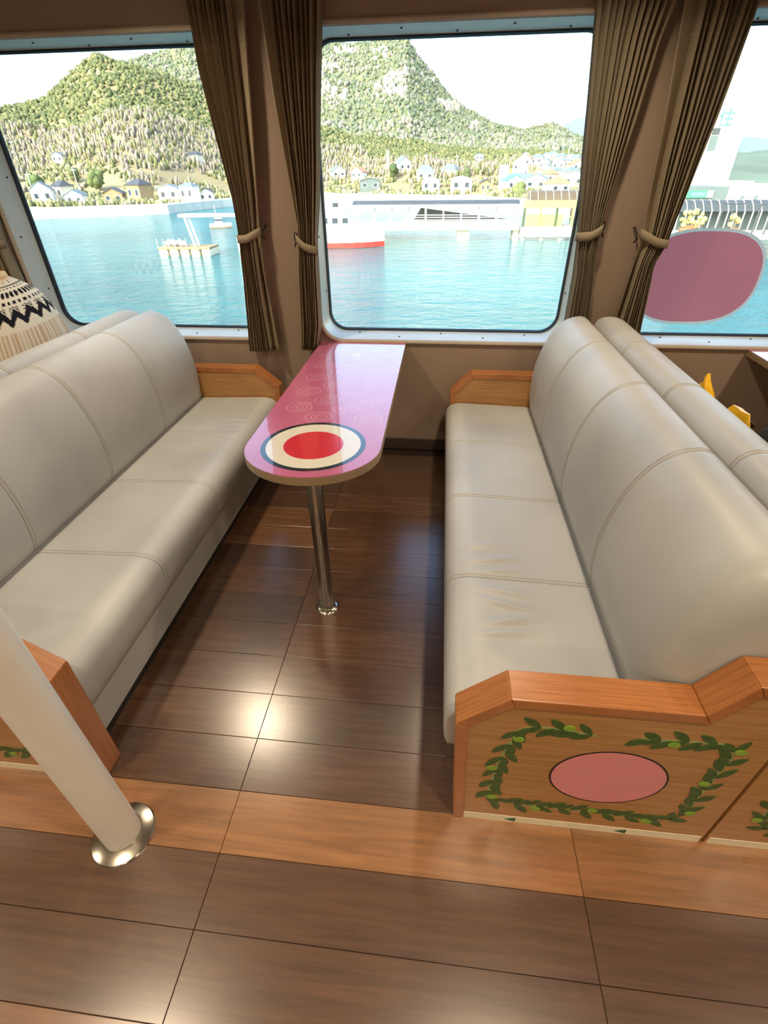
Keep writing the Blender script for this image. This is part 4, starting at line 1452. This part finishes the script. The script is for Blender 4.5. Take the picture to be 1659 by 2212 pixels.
tree(850, 388, 2.3, 5.2, (0.06, 0.09, 0.03), 'round dark evergreen between white houses')
tree(1005, 392, 2.2, 5.0, (0.08, 0.10, 0.04), 'dark bushy tree right of the hip-roofed house')
tree(1047, 390, 1.7, 5.4, (0.10, 0.10, 0.05), 'tall narrow brownish tree behind the storehouse')
tree(1120, 424, 2.2, 3.2, (0.14, 0.17, 0.06), 'low shrub tree in front of the blue-roofed house')
tree(86, 418, 2.4, 5.0, (0.09, 0.13, 0.04), 'green tree behind the leftmost shore house')
tree(215, 415, 2.6, 5.6, (0.10, 0.13, 0.04), 'bushy green tree on the left slope')
tree(165, 400, 2.2, 4.6, (0.11, 0.13, 0.05), 'smaller green tree beside the bushy one')

# ---- woodland, set out after the houses so that no crown stands inside one
GREEN, GREEN2, OLIVE, BARE, BARE2, STRAW = (0.10, 0.12, 0.055), (0.14, 0.155, 0.065), (0.20, 0.195, 0.09), (0.23, 0.20, 0.155), (0.29, 0.25, 0.19), (0.38, 0.34, 0.17)
spots_taken = np.array([(o.location.x, o.location.y) for o in C.objects if o.parent is None and o.get('category') in ('house', 'silo', 'chimney', 'tree')])
near_pts, far_pts = [], []
tries = 0
while len(near_pts) < 17000 and tries < 70000:
    tries += 1
    a = random.uniform(-41, 14)
    r = 332 - 170 * random.random() ** 1.2
    rs = float(np.interp(a, *SHORE))
    if r < rs + (9 if a < -20 else 17): continue
    x, y = r * math.sin(math.radians(a)), r * math.cos(math.radians(a))
    if np.min(np.abs(spots_taken - np.array([x, y])).max(axis=1)) < 4.0: continue
    h, k = ground(x, y)
    if k > 0: continue
    t = (r - rs - 30) / (330 - rs - 30)
    patch = noise.noise(Vector((x * 0.025, y * 0.025, 2)))
    fine = noise.noise(Vector((x * 0.08, y * 0.08, 5)))
    if t < 0.2 and fine < -0.05: continue
    q = t + patch * 0.25
    s = random.uniform(0.6, 1.3) * (0.7 + r / 1100)
    if q > 0.60: col, rx, rz = random.choice([GREEN, GREEN, GREEN2, GREEN2, OLIVE]), 0.82, 0.9
    elif q > 0.22: col, rx, rz = random.choice([BARE, BARE, BARE2, BARE2, OLIVE, GREEN2]), 0.5, 1.5
    else: col, rx, rz = random.choice([OLIVE, STRAW, GREEN2, STRAW, BARE2, GREEN]), 0.62, 0.95
    near_pts.append((x, y, h + rz * s * 0.45, rx * s, rz * s, col))
tries = 0
while len(far_pts) < 15000 and tries < 60000:
    tries += 1
    a = random.uniform(-30, 15)
    r = 335 + 435 * random.random() ** 0.8
    x, y = r * math.sin(math.radians(a)), r * math.cos(math.radians(a))
    h, k = ground(x, y)
    if k == 2: continue
    patch = noise.noise(Vector((x * 0.012, y * 0.012, 6)))
    t = (r - 335) / 435
    if t + patch * 0.6 < 0.42: col = random.choice([BARE, BARE2, OLIVE, GREEN2])
    else: col = random.choice([GREEN, GREEN2, GREEN2, OLIVE, BARE])
    col = tuple(np.array(col) * 0.8 + np.array([0.035, 0.05, 0.05]))  # distance haze painted in: crown colours dulled and lifted towards blue-grey
    s = random.uniform(0.9, 1.9)
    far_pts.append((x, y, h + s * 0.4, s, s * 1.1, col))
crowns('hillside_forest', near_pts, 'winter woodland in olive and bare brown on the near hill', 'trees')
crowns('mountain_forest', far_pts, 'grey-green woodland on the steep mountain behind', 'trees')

# ---- utility poles
for i, (u, v, h, lab) in enumerate(((78, 432, 7.0, 'white pole at the left of the left window'), (178, 434, 8.5, 'tall white pole between the shore houses'), (35, 342, 5.5, 'pole at the far left slope'),
                                   (172, 350, 5.5, 'pole beside the white slope hut'), (920, 372, 6.5, 'thin pole above the wide white house'), (986, 372, 6.0, 'thin pole right of the wide white house'),
                                   (1222, 370, 10.5, 'pylon on the village hill nearest the curtain'), (1208, 372, 9.5, 'pylon on the village hill, left of the pair'))):
    p = hit(u, v)
    o = empty('utility_pole', (p[0], p[1], p[2] - 0.3), label=lab, cat='pole', group='utility poles on the shore')
    MB().tube([(0, 0, 0), (0, 0, h)], [0.16, 0.09], 8).build('mast', M_WHITE, o)
    MB().box(-0.9, 0.9, -0.05, 0.05, h * 0.9, h * 0.92).build('crossarm', M_WHITE, o)


# ---- covered walkway on piles (middle window)
YP = 84.0
def pp(u, v, y=YP):
    q = at(u, v, y)
    return q

wk = empty('covered_walkway', (0, 0, 0), label='white covered pier walkway with dark roof and many posts', cat='walkway')
xl, xr = pp(765, 440)[0], pp(1120, 440)[0]
zr, zd = pp(950, 440)[2], pp(950, 478)[2]
YW = 1.5
prof = [(YP - YW - .3, zr - 0.15), (YP + YW + .3, zr - 0.15), (YP + YW + .3, zr + 0.05), (YP + YW * .5, zr + 0.42), (YP - YW * .5, zr + 0.42), (YP - YW - .3, zr + 0.05)]
MB().prism(prof, 'x', xl, xr).build('roof', M_DKROOF, wk)
MB().box(xl - .1, xr + .1, YP - YW - .42, YP - YW - .3, zr - 0.32, zr - 0.02).build('fascia', M_WHITE, wk)
for k in range(10):
    x = xl + 0.3 + (xr - xl - 0.6) * k / 9
    for y in (YP - YW, YP + YW):
        MB().tube([(x, y, zd), (x, y, zr - 0.1)], 0.11, 8).build('post', M_WHITE, wk)
MB().box(xl - 4, xr + .3, YP - YW - .5, YP + YW + .5, zd - 1.0, zd).build('deck', M_WHITE, wk)
for j in range(3):
    z = zd + 0.3 + 0.3 * j
    MB().tube([(pp(890, 470)[0], YP - YW - .2, z), (xr, YP - YW - .2, z)], 0.05, 6).build('rail', M_WHITE, wk)
for u in (1000, 1112):
    x = pp(u, 500)[0]
    MB().box(x - (0.9 if u == 1000 else .4), x + (0.9 if u == 1000 else .4), YP - 1.2, YP + 1.2, ZW - 1.0, zd - 0.9).build('pile', M_CREAMW, wk)
# dark side wall of the ramp behind the posts
MB().prism([(pp(893, 455)[0], zd + 0.05), (pp(1110, 473)[0], zd + 0.05), (pp(893, 470)[0] + 1, zd + 1.6)], 'y', YP + YW + 0.1, YP + YW + 0.3).build('ramp_wall', M_RAIL, wk)

# lime-green shelter to its right
sh = empty('ferry_shelter', (0, 0, 0), label='lime green pier shelter with a bronze vaulted roof by the right curtain', cat='shelter')
YS = 84.0
xl, xr = pp(1127, 440)[0], pp(1275, 440)[0]
zt_, zb_ = pp(1180, 431)[2], pp(1180, 487)[2]
arc = [(YS - 2 + 4 * t / 8, zt_ + 1.1 * math.sin(PI * t / 8)) for t in range(9)]
vt = MB().prism(arc, 'x', pp(1142, 430)[0], xr).build('vault', M_BROWNV, sh)
for k in range(9):
    x = pp(1142, 430)[0] + k * (xr - pp(1142, 430)[0]) / 8.2
    MB().tube([(x, y - 0.0, z + 0.03) for y, z in arc], 0.05, 6).build('rib', M_CREAMW, vt)
MB().box(xl, xr, YS - 2.15, YS - 1.95, zt_ - 0.9, zt_).build('fascia', M_LIME, sh)
for k in range(5):
    x = xl + 0.3 + k * (xr - xl - 0.6) / 4
    MB().box(x - 0.14, x + 0.14, YS - 2.1, YS - 1.8, zb_, zt_ - 0.9).build('post', M_LIME if k % 2 else M_LIMED, sh)
MB().box(xl + 0.6, pp(1210, 470)[0], YS - 1.95, YS - 1.85, zb_, zb_ + 1.5).build('parapet', M_LIME, sh)
MB().box(xl, xr + 3, YS - 2.3, YS + 2.5, zb_ - 1.2, zb_).build('platform', M_CONC, sh)
for k in range(4):
    x = xl + 0.6 + k * 2.6
    MB().tube([(x, YS - 1.6, ZW - 1), (x, YS - 1.6, zb_ - 1.1)], 0.35, 8).build('pile', M_CONC, sh)
st = MB()
for k in range(6):
    x = pp(1215, 470)[0] + k * 0.5
    st.tube([(x, YS - 2.2, zb_), (x, YS - 2.2, zb_ + 1.1 + 0.1 * k)], 0.04, 6)
st.tube([(pp(1215, 470)[0], YS - 2.2, zb_ + 1.1), (pp(1215, 470)[0] + 3, YS - 2.2, zb_ + 1.7)], 0.05, 6)
st.build('stair_railing', M_LIME, sh)


# ---- boats
def boat(name, label, c, L, B, fb, hullm, bandm, cab, rz=0.0):
    o = empty(name, (c[0], c[1], ZW), rz, label=label, cat='boat')
    rings = []
    for i in range(11):
        t = i / 10
        x = -L / 2 + L * t
        b = B / 2 * (1 - max(0, (t - 0.55) / 0.45) ** 2.2) * (0.9 if i == 0 else 1) + 0.02
        s = fb * (1 + 0.35 * max(0, t - 0.5))
        rings.append([(x, -b, s), (x, -b * 0.92, s * 0.4), (x + (0.0), -b * 0.6, -0.4), (x, b * 0.6, -0.4), (x, b * 0.92, s * 0.4), (x, b, s)])
    MB().loft(rings).build('hull', hullm, o, smooth=True, angle=40)
    rings = []
    for i in range(11):
        t = i / 10
        x = -L / 2 + L * t
        b = (B / 2 * (1 - max(0, (t - 0.55) / 0.45) ** 2.2) * (0.9 if i == 0 else 1) + 0.02) * 0.93 + 0.02
        rings.append([(x, -b, fb * 0.34), (x, -b, 0.02), (x, b, 0.02), (x, b, fb * 0.34)])
    MB().loft(rings).build('waterline_band', bandm, o)
    for (x0, x1, z0, z1, wdt) in cab:
        cb = MB().box(x0, x1, -B * wdt / 2, B * wdt / 2, fb + z0, fb + z1).build('cabin', M_WHITE, o, bevel=0.1)
        nw = max(2, int((x1 - x0) / 1.2))
        for k in range(nw):
            xx = x0 + (x1 - x0) * (k + 0.5) / nw
            MB().box(xx - 0.36, xx + 0.36, -B * wdt / 2 - 0.04, B * wdt / 2 + 0.04, fb + z0 + (z1 - z0) * 0.5, fb + z0 + (z1 - z0) * 0.8).build('pane', M_WINDOW, cb)
    MB().tube([(cab[0][0] + 0.4, 0, fb + cab[0][3] - 0.1), (cab[0][0] + 0.4, 0, fb + cab[0][3] + 2.2)], 0.06, 6).build('mast', M_WHITE, o)
    return o


a, b = on_z(690, 540, ZW), on_z(818, 531, ZW)
boat('passenger_boat', 'white passenger boat with a red waterline moored left of the walkway', ((a + b) / 2 + np.array([-2.4, 1.0, 0])), 14.0, 4.0, 1.9, M_WHITE, M_REDHULL, [(-5.5, 2.5, 0, 2.0, 0.8), (-2.0, 1.5, 2.0, 3.6, 0.55)], rz=0.12)
c = on_z(500, 551, ZW)
boat('work_boat', 'white work boat half hidden by the left curtain', c + np.array([3.6, 3.4, 0]), 7.5, 3.0, 1.4, M_WHITE, M_CREAMW, [(-2.6, 0.6, 0, 2.2, 0.75)], rz=PI + 0.1)
c = on_z(478, 492, ZW)
boat('skiff', 'small white skiff with an orange waterline behind the pontoon', c, 4.0, 1.6, 0.7, M_WHITE, M_RUSTROOF, [(-1.0, 0.4, 0, 0.9, 0.6)], rz=0.3)

# work pontoon with gantry frame
a, b = on_z(344, 553, ZW), on_z(458, 552, ZW)
po = empty('work_pontoon', ((a[0] + b[0]) / 2, a[1] + 1.6, ZW), 0.02, label='timber work pontoon with a white gantry frame in the left window', cat='pontoon')
hl = (b[0] - a[0]) / 2
MB().box(-hl, hl, -1.6, 1.6, 0.75, 0.95).build('deck', M_TIMBER, po)
for k in range(5):
    x = -hl + 0.6 + k * (2 * hl - 1.2) / 4
    MB().box(x - 0.55, x + 0.55, -1.5, 1.5, -0.3, 0.75).build('float', M_CREAMW, po, bevel=0.08)
g0, g1 = at(392, 462, a[1] + 1.6), at(525, 462, a[1] + 1.6)
gx, gz = g0[0] - (a[0] + b[0]) / 2, g0[2] - ZW
for sy in (-0.6, 0.6):
    MB().tube([(gx + 1.2, sy, 0.95), (gx + 0.5, sy, gz - 0.1)], 0.16, 8).build('gantry_leg', M_WHITE, po)
MB().box(gx - 0.2, g1[0] - (a[0] + b[0]) / 2, -0.8, 0.8, gz - 0.3, gz).build('gantry_beam', M_WHITE, po)
MB().tube([(g1[0] - (a[0] + b[0]) / 2 - 0.6, 0, 0.3), (g1[0] - (a[0] + b[0]) / 2 - 0.6, 0, gz)], 0.16, 8).build('gantry_leg', M_WHITE, po)
mb = MB()
for k in range(7):
    c = Vector((-hl + 0.5 + k * 0.42, random.uniform(-0.5, 0.5), 1.25 + random.uniform(-0.05, 0.15)))
    mb.add([tuple(c + Vector((q[0] * .42, q[1] * .4, q[2] * .34)) * random.uniform(0.85, 1.2)) for q in ico_v], [tuple(f) for f in ico_f])
mb.build('net_bundle', M_WHITE, po, smooth=True, angle=80)
for k in range(6):
    x = -hl + 0.1 + k * 0.75
    MB().tube([(x, -1.5, 0.95), (x, -1.5, 1.9)], 0.045, 6).build('rail_post', M_WHITE, po)

# ---- quay and buildings in the right window
YQ = 66.0
q0 = at(1440, 520, YQ)
qz = at(1560, 515, YQ)[2]
qx0 = 27.0
quay = MB().box(qx0, 120, YQ, YQ + 60, ZW - 2, qz).build('quay', M_CONC)
tag(quay, 'pale concrete quay in the right window', kind='structure')
for k in range(9):
    MB().box(qx0 + 0.1, 75, YQ - 0.12 - 0.28 * k, YQ + 0.02 - 0.28 * k, qz - 0.55 - 0.45 * k, qz - 0.12 - 0.45 * k).build('step', M_GREYB, quay)

YB = 84.0
gb = empty('harbour_office', (0, 0, 0), label='grey harbour building with a long coloured sign', cat='building')
xl, xr = at(1440, 430, YB)[0] - 4, at(1568, 430, YB)[0]
zt_ = at(1520, 404, YB)[2]
wl_ = MB().box(xl, xr, YB, YB + 8, qz, zt_).build('walls', M_GREYB, gb)
s0, s1 = at(1470, 412, YB - .2), at(1536, 427, YB - .2)
sg_ = MB().box(s0[0] - 1.0, s1[0], YB - 0.25, YB, s1[2], s0[2]).build('sign', M_SIGNG, gb)
w_ = s1[0] - s0[0]
MB().box(s0[0] - 0.8, s0[0] + w_ * 0.22, YB - 0.28, YB - 0.25, s1[2] + .12, s0[2] - .12).build('sign_field', M_SIGNY, sg_)
MB().box(s0[0] + w_ * 0.36, s0[0] + w_ * 0.78, YB - 0.28, YB - 0.25, s1[2] + .2, s0[2] - .2).build('sign_field', M_SIGNB, sg_)
MB().box(s1[0] - w_ * 0.16, s1[0] + 0.1, YB - 0.30, YB - 0.25, s1[2], s0[2]).build('sign_end', M_CREAMW, sg_)

twr = empty('white_tower_block', (0, 0, 0), label='tall white tower building behind the harbour office', cat='building')
YT = 100.0
xl, xr = at(1480, 330, YT)[0], at(1592, 330, YT)[0]
zt_ = at(1575, 282, YT)[2]
zt2 = at(1550, 245, YT)[2]
MB().box(xl - 2, xr, YT, YT + 12, qz, zt_).build('walls', M_WHITE, twr)
MB().box(xl - 2, at(1552, 300, YT)[0], YT - 0.4, YT + 8, qz, zt2).build('stair_tower', M_WHITE, twr)
pz0, pz1 = at(1545, 326, YT)[2], at(1545, 293, YT)[2]
MB().box(at(1528, 310, YT)[0], at(1545, 310, YT)[0], YT - 0.5, YT - 0.4, pz0, pz1).build('window_band', M_GREYB, twr)
MB().box(at(1536, 285, YT)[0], at(1552, 285, YT)[0], YT - 0.52, YT - 0.4, pz1 + 0.1, at(1545, 277, YT)[2]).build('dark_band', M_RAIL, twr)
fc = bpy.data.curves.new('wall_lettering', 'FONT')
fc.body = '住'
fc.size = 2.3
fc.extrude = 0.03
tmp = bpy.data.objects.new('lettering_curve', fc)
C.objects.link(tmp)
bpy.context.view_layer.update()
lm = bpy.data.meshes.new_from_object(tmp.evaluated_get(bpy.context.evaluated_depsgraph_get()))
bpy.data.objects.remove(tmp)
lm.materials.clear()
fo = link_mesh('wall_lettering', lm, M_TEAL, twr)
q = at(1545, 271, YT)
fo.location = (q[0], YT - 0.45, q[2])
fo.rotation_euler = (PI / 2, 0, 0)
for k in range(3):
    x0 = at(1600 + k * 30, 400, YT - 8)[0]
    bl = empty('shore_building', (x0, YT - 8, qz), label=['white cube building right of the tower', 'pale flat-roofed building near the right photo border', 'white block at the right photo border'][k], cat='building')
    MB().box(0, 1.6, 0, 5, 0, [4.6, 3.8, 4.2][k]).build('walls', M_WHITE, bl)
    MB().box(-0.1, 1.7, -0.1, 5.1, [4.6, 3.8, 4.2][k], [4.8, 4.0, 4.4][k]).build('roof', M_CREAMW, bl)
    MB().box(0.5, 1.1, -0.06, 0.02, 0.4, 3.0).build('window', M_GREYB, bl)

# vaulted arcade on the quay
arc_ = empty('vaulted_arcade', (0, 0, 0), label='dark glazed vaulted arcade with white ribs on the quay', cat='arcade')
YA = 74.0
xl, xr = at(1455, 460, YA)[0], at(1700, 460, YA)[0]
z1, z0 = at(1540, 455, YA)[2], at(1540, 487, YA)[2]
va = [(YA - 1.6 + 3.2 * t / 8, z1 + 1.1 * math.sin(PI * t / 8)) for t in range(9)]
vv = MB().prism(va, 'x', xl, xr).build('vault', M_RAIL, arc_)
for k in range(15):
    x = xl + (xr - xl) * k / 14
    MB().tube([(x, y, z + 0.03) for y, z in va], 0.05, 6).build('rib', M_WHITE, vv)
    MB().tube([(x, YA - 1.6, z0 - 0.6), (x, YA - 1.6, z1)], 0.07, 6).build('post', M_WHITE, arc_)
MB().box(xl, xr, YA + 1.4, YA + 1.6, qz, z1).build('back_wall', M_GREYB, arc_)
# dark railing frames
for k, u in enumerate((1550, 1572, 1630, 1656)):
    rf = empty('railing_frame', (0, 0, 0), label=['dark railing frame left of the potted trees', 'second dark railing frame', 'dark railing frame near the white buildings', 'dark railing frame at the photo border'][k], cat='railing')
    b0 = at(u, 485, 70.0)
    t0 = at(u, 440, 70.0)
    MB().tube([(b0[0], 70, qz), (b0[0], 70, t0[2])], 0.09, 6).build('upright', M_RAIL, rf)
    MB().tube([(b0[0], 70, t0[2]), (b0[0] + 1.15, 70, t0[2])], 0.09, 6).build('crossbar', M_RAIL, rf)
# planters
for k, (u, v, y) in enumerate(((1480, 482, 68.0), (1496, 468, 71.0), (1512, 490, 67.3), (1583, 490, 67.5))):
    b0 = at(u, v + 8, y)
    pl = empty('potted_shrub', (b0[0], y, qz), label=['pale shrub in a terracotta pot at the left of the quay', 'shrub in a square clay pot behind the others', 'low clay pot in front of the quay edge', 'tall shrub in a clay pot beside the sticker'][k], cat='plant')
    MB().lathe([(0.42, 0), (0.6, 0.75), (0.64, 0.75), (0.64, 0.85), (0.5, 0.85)], 0, 0, 14).build('pot', M_TERRA, pl, smooth=True)
    mb = MB()
    for _ in range(7):
        c = Vector((random.uniform(-.5, .5), random.uniform(-.4, .4), random.uniform(1.1, 2.4)))
        mb.add([tuple(c + Vector(q) * 0.3 * random.uniform(0.7, 1.3)) for q in ico_v], [tuple(f) for f in ico_f])
    mb.build('foliage', simple('pale_foliage', srgb(176, 170, 108), 0.9, noise_scale=3, noise_amt=0.3), pl, smooth=True, angle=80)
    MB().tube([(0, 0, 0.7), (0, 0, 1.6)], 0.05, 6).build('stem', M_TIMBER, pl)
